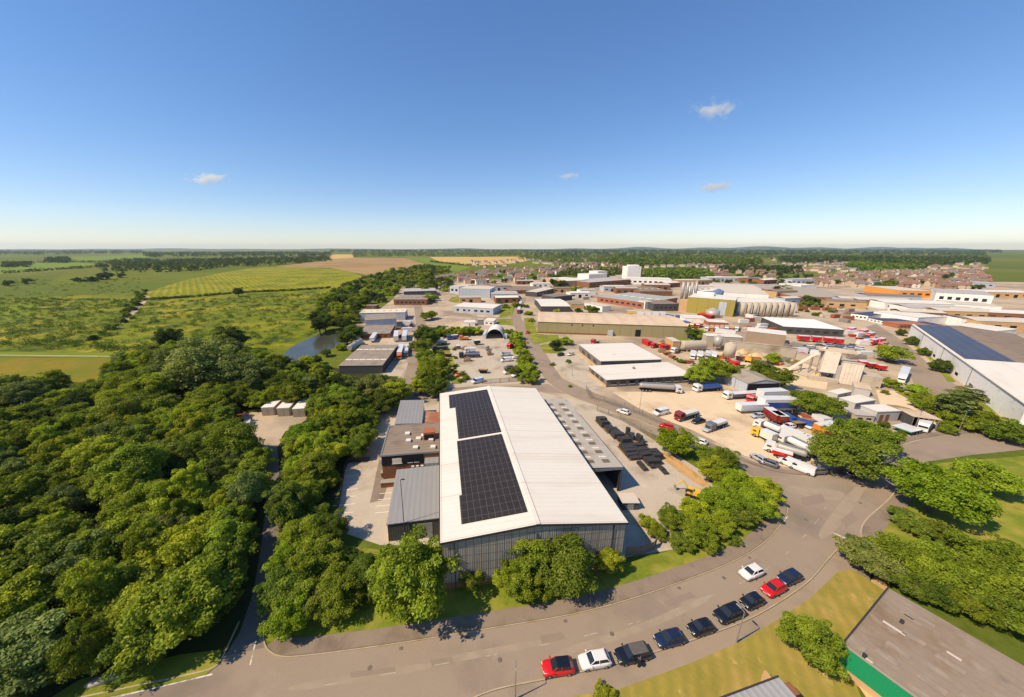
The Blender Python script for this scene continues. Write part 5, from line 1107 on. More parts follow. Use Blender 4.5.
DM = [mat('far_' + n_, lin(*c), var=.2) for n_, c in (('brown', (128, 106, 92)), ('red', (146, 112, 94)), ('grey', (132, 124, 116)), ('wall', (206, 186, 160)))]
b = MB(); rr = random.Random(77)
for px, n in (([(640, 268), (700, 264), (800, 268), (800, 274), (700, 272)], 60), ([(780, 262), (985, 262), (985, 271), (880, 271), (800, 275)], 130), ([(560, 258.5), (700, 257.5), (700, 260), (560, 262)], 60), ([(690, 258.5), (985, 256.5), (985, 260), (700, 261)], 90), ([(470, 262), (560, 259), (560, 266), (480, 268)], 45)):
    for x, y in poly_pts(px, n, n):
        a = rr.uniform(-.6, .6) + rr.choice([0, 1.57]); L_, W_ = rr.uniform(8, 18), rr.uniform(7, 9); ca, sa = math.cos(a), math.sin(a)
        T_ = lambda p: (x + p[0] * ca - p[1] * sa, y + p[0] * sa + p[1] * ca, p[2])
        b.prism([T_((sx * L_ / 2, sy * W_ / 2, 0))[:2] for sx, sy in ((-1, -1), (1, -1), (1, 1), (-1, 1))], 0, 5.2, 3)
        b.loft([[T_(p) for p in ((X, -W_ / 2 - .3, 5.0), (X, 0, 8.0), (X, W_ / 2 + .3, 5.0))] for X in (-L_ / 2 - .2, L_ / 2 + .2)], rr.choice([0, 0, 1, 2]))
o = b.build('distant_housing', DM); o['kind'] = 'stuff'
# ------------------------------------------------------------------ vehicles
def paint(name, c, rough=.28): return mat('paint_' + name, lin(*c), rough=rough, var=.04, fine=0, spec=.5, coat=.4)
P = {'red': paint('red', (200, 24, 16)), 'white': paint('white', (222, 216, 208)), 'black': paint('black', (22, 24, 30)), 'navy': paint('navy', (30, 38, 64)), 'grey': paint('grey', (104, 104, 108)), 'silver': paint('silver', (172, 172, 172)), 'blue': paint('blue', (52, 82, 150)), 'orange': paint('orange', (220, 120, 36)), 'yellow': paint('yellow', (226, 178, 48)), 'cream': paint('cream', (220, 210, 190)), 'darkred': paint('darkred', (130, 34, 26)), 'pale': paint('pale', (196, 210, 216)), 'matgrey': mat('matt_grey', lin(96, 90, 84), rough=.8, var=.25, ns=1.2)}
TYRE = mat('tyre_rubber', (.018, .018, .018), rough=.9, var=.1, fine=0); RIM = mat('wheel_rim', lin(150, 150, 152), metal=.5, rough=.4, var=.05, fine=0)
LAMPW = mat('headlamp_glass', lin(226, 228, 230), rough=.1, var=.02, fine=0); LAMPR = mat('tail_lamp', lin(150, 14, 10), rough=.2, var=.05, fine=0); PLATE = mat('number_plate', lin(222, 214, 150), var=.03, fine=0); BLK = mat('black_plastic', (.02, .02, .022), rough=.6, var=.1, fine=0)

def wheel(parent, x, y, r, w_, name='wheel'):
    b = MB(); b.cyl((x, y - w_ / 2, r), (x, y + w_ / 2, r), r, r, 16); o = b.build(name, TYRE, parent)
    b = MB(); s = 1 if y > 0 else -1; b.cyl((x, y + s * (w_ / 2 - .02), r), (x, y + s * (w_ / 2 + .015), r), r * .62, r * .55, 12); b.build('rim', RIM, o)

SPECS = {  # stations: (x, half width, z bottom, z top); greenhouse: base front, top front, top rear, base rear
    'hatchback': dict(L=3.9, W=1.72, H=1.48, st=[(1.95, .62, .38, .62), (1.86, .76, .28, .72), (1.5, .84, .22, .84), (.85, .86, .2, .94), (-1.2, .86, .2, .98), (-1.75, .82, .24, .98), (-1.93, .72, .34, .86)], gh=(.95, .25, -1.35, -1.86)),
    'city_car': dict(L=3.5, W=1.62, H=1.49, st=[(1.75, .58, .38, .64), (1.66, .72, .28, .76), (1.35, .79, .22, .88), (.8, .81, .2, .95), (-1.05, .81, .2, .98), (-1.55, .77, .24, .97), (-1.74, .66, .34, .84)], gh=(.9, .3, -1.1, -1.62)),
    'saloon': dict(L=4.5, W=1.8, H=1.43, st=[(2.25, .66, .38, .6), (2.15, .8, .28, .72), (1.7, .88, .22, .82), (.95, .9, .2, .9), (-1.3, .9, .2, .95), (-2.05, .86, .26, .93), (-2.24, .76, .36, .82)], gh=(1.05, .2, -1.1, -1.75)),
    'estate_car': dict(L=4.5, W=1.82, H=1.52, st=[(2.25, .66, .4, .66), (2.15, .8, .3, .78), (1.7, .89, .24, .9), (.95, .91, .22, .98), (-1.4, .91, .22, 1.0), (-2.05, .87, .28, 1.0), (-2.24, .78, .38, .9)], gh=(1.1, .35, -1.7, -2.15)),
    'van': dict(L=5.0, W=1.95, H=2.0, st=[(2.5, .72, .4, .8), (2.4, .88, .3, .98), (2.0, .95, .25, 1.1), (1.5, .97, .22, 1.2), (-1.4, .97, .22, 1.25), (-2.4, .96, .25, 1.25), (-2.5, .92, .35, 1.2)], gh=(1.75, 1.0, -2.38, -2.46)),
}
def car_parts(root, kind, pm, roofm=None):
    S = SPECS[kind]; H_ = S['H']; van = kind == 'van'
    b = MB(); rings = []
    for x, hw, zb, zt in S['st']:
        c = .09; rings.append([(x, -hw + c * .6, zb), (x, -hw, zb + .16), (x, -hw, zt - .16), (x, -hw + .07, zt - .04), (x, -hw + .2, zt), (x, hw - .2, zt), (x, hw - .07, zt - .04), (x, hw, zt - .16), (x, hw, zb + .16), (x, hw - c * .6, zb)])
    b.loft(rings); body = b.build('body', pm, root, True)
    xf, tf, tr, xr = S['gh']; hw = S['W'] / 2
    def zt_at(x):
        st = S['st']
        for (x0, _, _, z0), (x1, _, _, z1) in zip(st, st[1:]):
            if x1 <= x <= x0: return z1 + (z0 - z1) * (x - x1) / (x0 - x1)
        return st[-1][3]
    zf, zr = zt_at(xf) - .06, zt_at(xr) - .06; wb, wt = hw - .1, hw - (.2 if van else .27)
    base = [(xf, -wb + .06, zf), (xf, wb - .06, zf), (xr, wb - .02, zr), (xr, -wb + .02, zr)]; top = [(tf, -wt, H_ - .05), (tf, wt, H_ - .05), (tr, wt, H_ - .06), (tr, -wt, H_ - .06)]
    b = MB()
    if van:
        b.loft([base, top]); gl = b.build('cargo_shell', pm, root)
        k = lambda p, q, f: tuple(a + (c - a) * f for a, c in zip(p, q))
        q = MB(); A_, B_, C_, D_ = k(base[0], top[0], .12), k(base[1], top[1], .12), k(base[1], top[1], .9), k(base[0], top[0], .9)
        off = Vector((.03, 0, .03)); q.loft([[Vector(p) for p in (A_, B_, C_, D_)], [Vector(p) + off for p in (A_, B_, C_, D_)]]); q.build('windscreen', GLASS, root)
        for s in (-1, 1): q = MB(); q.prism([(1.55, s * (wb - .0) - .03), (.75, s * wb - .03), (.75, s * wb + .03), (1.4, s * wb + .03)], 1.25, 1.72); q.build('side_window', GLASS, root)
    else:
        b.loft([base, top]); b.build('window_glass', GLASS, root)
    b = MB(); o = .05
    b.loft([[(tf + o, -wt - .03, H_ - .055), (tf + o, wt + .03, H_ - .055), (tr - o, wt + .03, H_ - .065), (tr - o, -wt - .03, H_ - .065)], [(tf - .05, -wt + .08, H_), (tf - .05, wt - .08, H_), (tr + .08, wt - .08, H_ - .01), (tr + .08, -wt + .08, H_ - .01)]]); b.build('roof', roofm or pm, root)
    if not van:
        for s in (-1, 1):
            b = MB(); j = 1 if s > 0 else 0; m_ = (2 if s > 0 else 3)
            b.cyl(base[j], top[j], .045, .045, 5); b.cyl(base[m_], top[m_], .085, .06, 5); b.cyl((-.35, s * (wb + .0), zt_at(-.35) - .05), (-.3, s * (wt + .01), H_ - .06), .05, .05, 5); b.build('pillar', pm, root)
    L = S['L']; r = .31 if not van else .34
    for x in (L * .31, -L * .31):
        for s in (-1, 1): wheel(root, x, s * (hw - .1), r, .2)
    for s in (-1, 1):
        b = MB(); b.box(L / 2 - .2, L / 2 - .03, s * (hw - .36) - .15, s * (hw - .36) + .15, .58, .72); b.build('headlight', LAMPW, root)
        b = MB(); b.box(-L / 2 - .005, -L / 2 + .12, s * (hw - .24) - .1, s * (hw - .24) + .1, .68, .9); b.build('tail_light', LAMPR, root)
        b = MB(); b.box(xf - .25, xf - .1, s * (hw + .06) - .1, s * (hw + .06) + .1, zf + .02, zf + .18); b.build('wing_mirror', pm, root)
    b = MB(); b.box(L / 2 - .08, L / 2 + .01, -.26, .26, .42, .54); b.build('number_plate', FRAME, root)
    b = MB(); b.box(-L / 2 - .02, -L / 2 + .05, -.26, .26, .56, .68); b.build('number_plate', PLATE, root)
    b = MB(); b.box(L / 2 - .12, L / 2 - .01, -hw + .25, hw - .25, .3, .41); b.build('grille', BLK, root)

PROTO = {}
def car(kind, colour, front, rear, label, group=None, name=None, roofm=None, z=.032):
    a, b_ = g(*front), g(*rear); d = a - b_; p = (a + b_) / 2
    key = (kind, colour, roofm)
    nm = {'hatchback': 'hatchback', 'city_car': 'small_car', 'saloon': 'saloon_car', 'estate_car': 'estate_car', 'van': 'van'}[kind]
    if key not in PROTO:
        t = thing(nm, label, 'van' if kind == 'van' else 'car'); car_parts(t, kind, P[colour], P[roofm] if roofm else None); PROTO[key] = t
    else: t = copy_tree(PROTO[key])
    t.location = (p.x, p.y, z); t.rotation_euler.z = math.atan2(d.y, d.x)
    tag(t, label, 'van' if kind == 'van' else 'car', group)
    return t
row = 'cars parked along the south kerb'
car('hatchback', 'red', (542, 672), (573, 668.5), 'red hatchback at the left end of the kerbside row', row, roofm='black')
car('hatchback', 'white', (579, 666), (609, 661), 'white hatchback beside the red one in the kerbside row', row)
car('estate_car', 'black', (619, 660), (645, 654), 'black estate car with grey dusty roof beside the motorbike', row, roofm='matgrey')
car('hatchback', 'navy', (657, 644.5), (680, 639), 'dark navy hatchback right of the motorbike in the kerbside row', row)
car('city_car', 'black', (689, 634), (711, 627.5), 'small black car between the navy hatchback and longest black estate', row)
car('estate_car', 'black', (716, 621), (740, 611.5), 'longest black estate car, just left of the lamp post', row)
car('city_car', 'black', (742, 608), (760, 600), 'small black car between the lamp post and the red car', row)
car('hatchback', 'red', (763, 596), (782, 586.5), 'red hatchback near the right end of the kerbside row', row)
car('hatchback', 'navy', (780, 584), (797, 576.5), 'dark navy hatchback at the right end of the kerbside row', row)
car('hatchback', 'white', (741, 579), (760, 571.5), 'white hatchback out on the carriageway opposite the red car')
# motorbike
def motorbike(u, v, rz, label):
    t = thing('motorbike', label, 'motorbike', g(u, v) + Vector((0, 0, .13)), rz)
    for x in (-.7, .7):
        b = MB(); b.cyl((x, -.08, .32), (x, .08, .32), .32, .32, 14); w_ = b.build('wheel', TYRE, t); b = MB(); b.cyl((x, -.09, .32), (x, .09, .32), .19, .19, 10); b.build('rim', RIM, w_)
    b = MB(); b.loft([[(.55, -.14, .6), (.55, .14, .6), (.5, .1, 1.0), (.5, -.1, 1.0)], [(-.15, -.2, .35), (-.15, .2, .35), (-.1, .2, .95), (-.1, -.2, .95)], [(-.8, -.12, .65), (-.8, .12, .65), (-.8, .1, .85), (-.8, -.1, .85)]]); b.build('body', BLK, t, True)
    b = MB(); b.loft([[(.78, -.22, .75), (.78, .22, .75), (.62, .16, 1.25), (.62, -.16, 1.25)], [(.45, -.28, .55), (.45, .28, .55), (.42, .2, 1.05), (.42, -.2, 1.05)]]); b.build('fairing', P['silver'], t)
    b = MB(); b.box(-.75, -.05, -.17, .17, .86, .96); b.build('seat', P['matgrey'], t)
    b = MB(); b.cyl((.42, -.4, 1.1), (.42, .4, 1.1), .03, .03, 6); b.build('handlebar', STEEL, t)
    b = MB(); b.cyl((.5, 0, .95), (.7, 0, .35), .05, .04, 6); b.build('fork', STEEL, t)
    b = MB(); b.box(-1.05, -.72, -.25, .25, .75, 1.15); b.build('top_box', BLK, t)
motorbike(639, 661, 1.0, 'dark motorbike with silver fairing parked on the path beside the black estate car')

# lorries -------------------------------------------------------------
def lorry(front, rear, cab, body, bcol, label, group=None, hb=3.0, name='lorry', z=.03, hc=2.7, wd=2.3):
    a, b_ = g(*front), g(*rear); d = a - b_; L = max(5.5, min(17, d.length)); p = (a + b_) / 2
    t = thing(name, label, 'lorry', (p.x, p.y, z), math.atan2(d.y, d.x), group); h = wd / 2; x1 = L / 2; cl = 2.1
    cm, bm = P[cab] if isinstance(cab, str) else cab, P[bcol] if isinstance(bcol, str) else bcol
    b = MB(); b.loft([[(x1 - cl, -h + .05, .6), (x1 - cl, h - .05, .6), (x1 - cl, h - .05, hc), (x1 - cl, -h + .05, hc)], [(x1 - .35, -h + .05, .5), (x1 - .35, h - .05, .5), (x1 - .45, h - .1, hc - .02), (x1 - .45, -h + .1, hc - .02)], [(x1, -h + .12, .45), (x1, h - .12, .45), (x1 - .12, h - .2, hc - .6), (x1 - .12, -h + .2, hc - .6)]]); b.build('cab', cm, t)
    b = MB(); b.loft([[(x1 - .02, -h + .25, 1.5), (x1 - .02, h - .25, 1.5), (x1 - .09, h - .28, hc - .7), (x1 - .09, -h + .28, hc - .7)], [(x1 + .02, -h + .25, 1.5), (x1 + .02, h - .25, 1.5), (x1 - .05, h - .28, hc - .7), (x1 - .05, -h + .28, hc - .7)]]); b.build('windscreen', GLASS, t)
    for s in (-1, 1):
        b = MB(); b.box(x1 - 1.5, x1 - .6, s * (h - .04) - .03, s * (h - .04) + .03, 1.6, hc - .6); b.build('side_window', GLASS, t)
    b = MB(); b.box(-x1, x1 - cl + .3, -.45, .45, .6, .9); b.build('chassis', BLK, t)
    xb0, xb1 = -x1, x1 - cl - .35
    if body == 'box': b = MB(); b.box(xb0, xb1, -h, h, 1.0, hb); b.build('box_body', bm, t); b = MB(); b.box(xb0 - .02, xb1 + .02, -h - .02, h + .02, hb + .002, hb + .09); b.build('box_roof', P['white'], t)
    elif body == 'tank':
        b = MB(); n = 14; R1 = wd * .41
        b.loft([[(x, R1 * k * math.cos(6.2832 * i / n), 2.1 + R1 * k * math.sin(6.2832 * i / n)) for i in range(n)] for x, k in ((xb0, .7), (xb0 + .3, .97), (xb0 + .6, 1), (xb1 - .6, 1), (xb1 - .3, .97), (xb1, .7))]); b.build('tank', bm, t, True)
        b = MB(); b.box(xb0 + .5, xb1 - .5, -.3, .3, 3.14, 3.26); b.build('walkway', STEEL, t)
    elif body == 'flat': b = MB(); b.box(xb0, xb1, -h, h, .95, 1.2); b.build('flat_bed', BLK, t); b = MB(); b.box(xb0 + .4, xb1 - .4, -h + .15, h - .15, 1.203, 2.0); b.build('load', bm, t); b = MB(); b.box(xb1, xb1 + .12, -h, h, 1.2, 2.3); b.build('headboard', STEEL, t)
    elif body == 'tipper':
        b = MB(); b.loft([[(xb0, -h, 1.0), (xb0, h, 1.0), (xb0, h, hb - .8), (xb0, -h, hb - .8)], [(xb1, -h, 1.0), (xb1, h, 1.0), (xb1, h, hb - .6), (xb1, -h, hb - .6)]]); b.build('tipper_body', bm, t)
        b = MB(); b.box(xb0 + .2, xb1 - .2, -h + .2, h - .2, hb - .79, hb - .58); b.build('gravel_load', TAN, t)
    for x in [x1 - 1.2] + ([xb0 + 1.0, xb0 + 2.2] if L > 7.5 else [xb0 + 1.2]) + ([xb0 + 3.4] if L > 12 else []):
        for s in (-1, 1): wheel(t, x, s * (h - .18), .48, .3)
    for s in (-1, 1): b = MB(); b.box(x1 - .06, x1 + .03, s * (h - .35) - .16, s * (h - .35) + .16, .7, .9); b.build('headlight', LAMPW, t)
    return t
def trailer(a, b_, colour, label, h=3.6, group=None, name='box_trailer', wd=2.5, panel=None):
    A, B = g(*a), g(*b_); d = A - B; L = min(15, d.length); p = (A + B) / 2
    t = thing(name, label, 'trailer', (p.x, p.y, .03), math.atan2(d.y, d.x), group); w_ = wd / 2
    m = P[colour] if isinstance(colour, str) else colour
    b = MB(); b.box(-L / 2, L / 2, -w_, w_, 1.0, h); b.build('box_body', m, t)
    b = MB(); b.box(-L / 2 - .02, L / 2 + .02, -w_ - .02, w_ + .02, h + .002, h + .08); b.build('box_roof', P['white'], t)
    if panel:
        for s in (-1, 1): b = MB(); b.box(-L * .42, L * .42, s * w_ - .03, s * w_ + .03, 1.2, h - .9); b.build('side_panel', P[panel], t)
    for x in (-L / 2 + 1.2, -L / 2 + 2.4):
        for s in (-1, 1): wheel(t, x, s * (w_ - .18), .45, .3)
    b = MB(); b.box(L / 2 - 2.2, L / 2 - 2.0, -w_ + .3, w_ - .3, 0, 1.0); b.build('landing_leg', STEEL, t)
    return t
lorry((681, 393), (639, 390.5), 'white', 'tank', SILVER, 'white-cabbed tanker parked against the lower white unit')
lorry((694, 391.5), (720, 389.5), 'white', 'flat', 'blue', 'white-cabbed flatbed with blue load beside the bushy tree', wd=2.6)
lorry((724, 399), (757, 397), 'white', 'box', 'grey', 'white artic cab with a low grey trailer in front of the workshop', hb=2.0)
trailer((737, 412.5), (764, 411.5), 'white', 'long low white trailer in the middle of the lorry yard', 2.9, panel='pale')
trailer((759, 410), (795, 410), 'white', 'biggest white trailer with blue side panel in the lorry yard', 4.2, panel='blue', wd=3.2)
trailer((758, 402), (782, 401), 'white', 'white trailer standing behind the blue-sided one', 4.2, wd=3)
lorry((754, 426), (779, 437), 'white', 'tank', 'white', 'white tanker lorry at the upper end of the angled row', 'angled row of lorries', hc=2.6, wd=2.15)
lorry((752, 434), (773, 444), 'yellow', 'box', 'cream', 'lorry with yellow cab and cream body in the angled row', 'angled row of lorries', 2.8, hc=2.6, wd=2.15)
trailer((781, 436), (815, 450), 'white', 'long slim white trailer in the angled row', 2.9, 'angled row of lorries', wd=2.2)
lorry((777, 441), (815, 460), 'white', 'tank', 'white', 'longest white tanker in the angled row', 'angled row of lorries', hc=2.6, wd=2.15)
lorry((763, 449), (805, 462), 'white', 'tank', SILVER, 'white-cabbed silver tanker with a red skirt in the angled row', 'angled row of lorries', hc=2.6, wd=2.15)
trailer((771, 455), (791, 461), 'red', 'low red bowser trailer beside the silver tanker', 1.9, 'angled row of lorries', 'bowser', wd=1.8)
car('van', 'white', (785, 464), (796, 468.5), 'white van leading the lower end of the angled lorry row', z=.03)
car('van', 'white', (796, 469), (805, 472.5), 'second white van nose to tail at the end of the lorry row', z=.03)
car('estate_car', 'grey', (806, 474), (823, 473), 'dark grey car at the yard corner under the wide tree', z=.13)
car('hatchback', 'grey', (762, 463), (773, 467), 'grey hatchback between the lorry row and the road trees', z=.13)
car('hatchback', 'silver', (754, 458), (762, 463), 'silver car half hidden above the road trees', z=.13)
car('saloon', 'grey', (872, 466), (893, 458.5), 'grey saloon in the sun at the edge of the wide tree shade', z=.13)
car('saloon', 'black', (846, 478), (866, 473), 'black saloon deep in the shade of the wide tree', z=.13)
car('saloon', 'silver', (867, 461), (884, 454), 'silver saloon tucked behind the grey one by the junction trees', z=.13)
car('van', 'white', (654, 416), (667, 413), 'white box van parked alone at the yard fence', z=.03)
car('hatchback', 'white', (618, 411.5), (628, 415), 'white car driving on the road past the side shed')
car('hatchback', 'white', (693, 441), (704, 445), 'white car on the road between the roadside trees')
car('hatchback', 'red', (662, 427), (670, 429), 'red car half hidden behind the rounded roadside tree')
lorry((676, 421), (696, 415), 'darkred', 'flat', 'cream', 'rusty red truck with pale load in the lorry yard')
car('saloon', 'black', (692, 424), (704, 421), 'black saloon behind the rusty red truck', z=.03)
car('estate_car', 'silver', (703, 433), (714, 428), 'silver car in front of the white pick-up truck', z=.03)
lorry((707, 431), (724, 425), 'grey', 'flat', 'white', 'small grey truck with white load in the lorry yard', None, 2.6, hc=2.3, wd=2.1)
car('hatchback', 'silver', (749, 418), (765, 417), 'silver car below the long low white trailer', z=.03)
trailer((766, 416), (779, 425), 'darkred', 'dark red container trailer left of the blue scrap', 3.0)
trailer((773, 420), (783, 426), 'darkred', 'second dark red container trailer, end-on to the lorries', 3.0)
car('van', 'blue', (783, 418), (790, 422), 'blue van among the scrap at the yard edge', z=.03)
car('van', 'blue', (795, 424), (806, 427), 'blue van with flat back beside the dark scrap', z=.03)
car('hatchback', 'white', (783, 429), (793, 427.5), 'white car among the scrap vehicles above the tankers', z=.03)
car('hatchback', 'pale', (808, 429), (816, 428), 'pale blue car at the foot of the yard tree', z=.03)
car('hatchback', 'black', (790, 425), (797, 427), 'black car wedged between the blue vans', z=.03)
trailer((814, 421), (826, 427), 'white', 'white van body lying under the yard tree', 2.6, wd=2.6)
trailer((817, 436), (834, 433), 'orange', 'bright orange cabin container under the yard tree', 3.2, wd=3, name='site_cabin')
lorry((749, 403), (754, 400), 'red', 'tipper', 'red', 'small red truck behind the long white trailer', None, 2.4)
lorry((737, 368), (727, 361), 'red', 'tipper', 'red', 'red sloping tipper truck beside the upright white silo')
# vehicle yard inside the hedges
for k, (f, r_, kind, c, l) in enumerate([((472, 384), (483, 381.5), 'van', 'pale', 'pale blue van by the vehicle yard gate'), ((511, 378), (519, 374.5), 'hatchback', 'white', 'white car in the right corner of the vehicle yard, left of two'), ((519, 376), (527, 372), 'hatchback', 'silver', 'silver car in the right corner of the vehicle yard, right of two'),
        ((500, 362), (512, 361), 'van', 'white', 'white van in the right-hand bay of the vehicle yard'), ((500, 356), (511, 355.5), 'van', 'silver', 'silver van behind the white van in the right-hand bay'), ((503, 369), (514, 368.5), 'estate_car', 'grey', 'grey estate in the right-hand bay below the white van'), ((512, 358.5), (520, 358), 'hatchback', 'white', 'white car deep in the right-hand bay'),
        ((506, 374), (512, 373), 'van', 'cream', 'cream van beside the small yard shrub'), ((455, 377), (462, 375), 'hatchback', 'orange', 'rusty orange car at the dividing strip of the vehicle yard'), ((505, 338), (513, 338), 'van', 'white', 'white van beside the arched shelter')]):
    car(kind, c, f, r_, l, z=.036)
lorry((459, 358), (480, 357), 'black', 'flat', 'grey', 'long dark car transporter loaded with grey cars in the vehicle yard')
lorry((432, 351), (448, 349.5), 'grey', 'flat', 'matgrey', 'dark grey flatbed at the left hedge of the vehicle yard')
trailer((432, 345), (447, 344), 'silver', 'silver trailer behind the dark flatbed at the left hedge', 2.2)
lorry((447, 340), (458, 339), 'blue', 'box', 'blue', 'blue truck parked under the back hedge of the vehicle yard', None, 2.6)
lorry((459, 340), (469, 340), 'orange', 'tipper', 'orange', 'orange tipper truck under the back hedge of the vehicle yard', None, 2.6)
lorry((508, 349), (515, 346), 'red', 'tipper', 'red', 'red lorry near the right hedge of the vehicle yard')
trailer((456, 349), (460, 348.6), 'darkred', 'tiny dark red skip trailer left of the transporter', 1.8)
trailer((474, 345), (480, 344.6), 'black', 'small black container left of the arched shelter', 2.6)
lorry((466, 353), (474, 352.6), 'white', 'box', 'white', 'small white truck behind the car transporter', None, 2.4)
# left estate vehicles
lorry((399, 361), (402, 349), 'orange', 'box', 'white', 'orange-cabbed lorry with pale box on the left estate forecourt')
lorry((406, 358), (407, 347), 'grey', 'flat', 'cream', 'grey truck beside the orange-cabbed lorry')
trailer((396, 344), (397, 334.6), 'cream', 'cream trailer parked end-on in the left estate', 3.4)
trailer((404, 344), (406, 334), 'white', 'white trailer right of the cream one in the left estate', 3.4)
trailer((372, 343), (376, 337), 'white', 'white container by the near stepped shed', 2.8)
car('van', 'white', (381, 396.5), (389, 395), 'white van at the shaded entrance of the left estate', z=.04)
car('hatchback', 'red', (378, 403), (386, 401), 'red car behind the white van at the left entrance', z=.04)
car('hatchback', 'black', (371, 411), (381, 409), 'black car in tree shade at the top of the car park', z=.04)
car('saloon', 'navy', (375, 414), (387, 412.5), 'navy saloon in tree shade at the top of the car park', z=.04)
car('van', 'black', (410, 328), (413, 325), 'dark van far up the left estate road', z=.04)
# road far end
lorry((518, 316), (519.5, 308.5), 'darkred', 'box', 'darkred', 'dark red lorry far up the estate road, nearer one')
lorry((519, 309), (521.5, 303), 'grey', 'box', 'darkred', 'dark red lorry far up the estate road, further one')
car('estate_car', 'red', (526, 335), (529, 331.5), 'red car on the estate road beside the long beige warehouse')
car('hatchback', 'black', (557, 356.5), (564, 355), 'black car in the forecourt of the white flat-roofed units', z=.03)
car('hatchback', 'cream', (567, 356), (574, 354.5), 'cream car right of the black one in the forecourt', z=.03)
lorry((593, 344), (597, 343), 'red', 'tipper', 'grey', 'small red tractor unit behind the taller white unit', None, 2.0)
# depot rows
reds = [((797, 341), (810, 341.6), 'first'), ((811, 341.8), (822, 342.4), 'second'), ((823, 343), (834, 343.6), 'third'), ((834, 344), (844, 344.6), 'fourth')]
for f, r_, l in reds: trailer(f, (r_[0] - 2.2, r_[1]), 'red', f'red trailer in front of the depot hall, {l} from the left', 3.2, 'red trailers at the depot hall')
for i, (u, v) in enumerate(((847, 332), (853, 333), (859, 334), (866, 337), (871, 340), (876, 343), (869, 344), (879, 346))):
    lorry((u, v + 1.5), (u + 6, v), 'red', ('box', 'tipper', 'box')[i % 3], 'red', f'red lorry of the cluster at the depot corner, {"first second third fourth fifth sixth seventh eighth".split()[i]} towards the road', 'red lorries at the depot corner', 3)
k = 0
for v, us in ((346, (806, 815, 826, 836, 848)), (349, (800, 812, 823, 834, 846, 856)), (352.5, (808, 819, 832, 845, 858)), (338, (862, 867, 872))):
    for u in us:
        car(R.choice(['hatchback', 'saloon', 'estate_car', 'van']), R.choice(['silver', 'white', 'white', 'grey', 'silver']), (u, v + R.uniform(-.4, .4)), (u + 5, v + .5), 'pale parked car in the rows of the depot yard', 'cars in the depot yard', z=.03)
for u, v, c, l in ((769, 352, 'yellow', 'yellow lorry above the concrete bay wall'), (789, 354, 'yellow', 'yellow-bodied lorry further along the concrete bay wall'), (778, 353, 'cream', 'cream lorry between the two yellow ones'), (797, 357, 'red', 'red-cabbed lorry at the end of the concrete bay wall')):
    lorry((u + 6, v + 1), (u - 5, v), c, 'box', c, l, None, 2.9)
for u, v, l in ((862, 366, 'left'), (871, 368, 'middle'), (880, 370, 'right')): trailer((u - 4, v), (u + 4, v + .6), 'red' if l != 'middle' else 'darkred', f'red skip trailer behind the aggregate plant, {l} one', 2.4, 'red skips behind the plant')
lorry((884, 360), (893, 362), 'white', 'box', 'white', 'white lorry under the round tree by the east road', None, 2.8)
lorry((899, 386), (905, 372), 'white', 'box', 'white', 'white lorry at the kerb of the east road', None, 3.2)
lorry((921, 432.5), (925, 424), 'white', 'box', 'white', 'white van-bodied truck beside the open shelter', None, 2.6)
trailer((900, 433), (912, 430.5), mat('green_tarp', lin(70, 140, 80), var=.1), 'low skip with green cover near the open shelter', 1.3, None, 'skip', wd=4)
for u, v, c, l in ((692, 358, 'white', 'left'), (699, 358.5, 'white', 'second'), (707, 358, 'silver', 'third'), (713, 359, 'white', 'right')):
    lorry((u, v + 2), (u + .8, v - 2), c, 'box', 'white', f'white lorry facing out below the cream horizontal tank, {l} of four', 'lorries below the cream tank', 2.8)
for i, (u, v) in enumerate(((652, 347), (659, 346.6), (664, 349), (668, 345), (673, 352))):
    lorry((u, v + 1), (u + 6, v), ('red', 'orange', 'darkred', 'silver', 'white')[i], 'flat', ('orange', 'darkred', 'silver', 'darkred', 'grey')[i], f'{("red", "orange", "dark red", "silver", "white")[i]} lorry in the muddle behind the white flat-roofed units')
for i, u in enumerate((640, 647, 655, 662)): trailer((u - 3, 316.4), (u + 3.5, 316.8), 'white', f'white trailer backed up above the long beige warehouse, {("first", "second", "third", "fourth")[i]} from the left', 3.6, 'white trailers above the beige warehouse')
trailer((627, 314.5), (634, 314.8), 'yellow', 'yellow container above the long beige warehouse', 3.2)
for i, u in enumerate((686, 691, 697)): lorry((u, 328), (u + 4, 326.6), ('yellow', 'orange', 'red')[i], 'tipper', ('yellow', 'red', 'orange')[i], f'{("yellow", "orange", "red")[i]} tipper below the green-gold factory', None, 3)
for i, u in enumerate((706, 711, 716, 721, 726, 731, 736)): lorry((u, 331.5), (u + .6, 328.5), R.choice(['cream', 'white', 'orange']), 'tipper', R.choice(['cream', 'darkred', 'orange']), 'mixer-yard truck in the line below the silo factory', 'trucks below the silo factory', 3)
trailer((715, 334), (735, 336.6), 'white', 'long white tarpaulined trailer before the depot sheds', 3.4)
# yard clutter one can still tell apart: skips, crates, stacks of blocks, containers
CLM = {'rust': mat('rusty_steel', lin(150, 86, 58), var=.25), 'pale': mat('pale_blocks', lin(206, 190, 168), var=.12), 'grey': mat('grey_blocks', lin(140, 132, 124), var=.15), 'dark': DARKM, 'red': P['red'], 'blue': P['blue'], 'orange': P['orange'], 'white': P['white'], 'brown': mat('pallet_stack', lin(150, 122, 92), var=.2)}
def skip_mesh(m):
    b = MB(); b.loft([[(-1.2, -.8, .1), (1.2, -.8, .1), (1.2, .8, .1), (-1.2, .8, .1)], [(-1.9, -.9, 1.4), (1.9, -.9, 1.4), (1.9, .9, 1.4), (-1.9, .9, 1.4)]], 0); b.box(-1.7, 1.7, -.75, .75, 1.3, 1.55, 1); b.box(-1.95, 1.95, -.95, -.88, 1.3, 1.42); b.box(-1.95, 1.95, .88, .95, 1.3, 1.42); return b.mesh('skip', [m, DRT_])
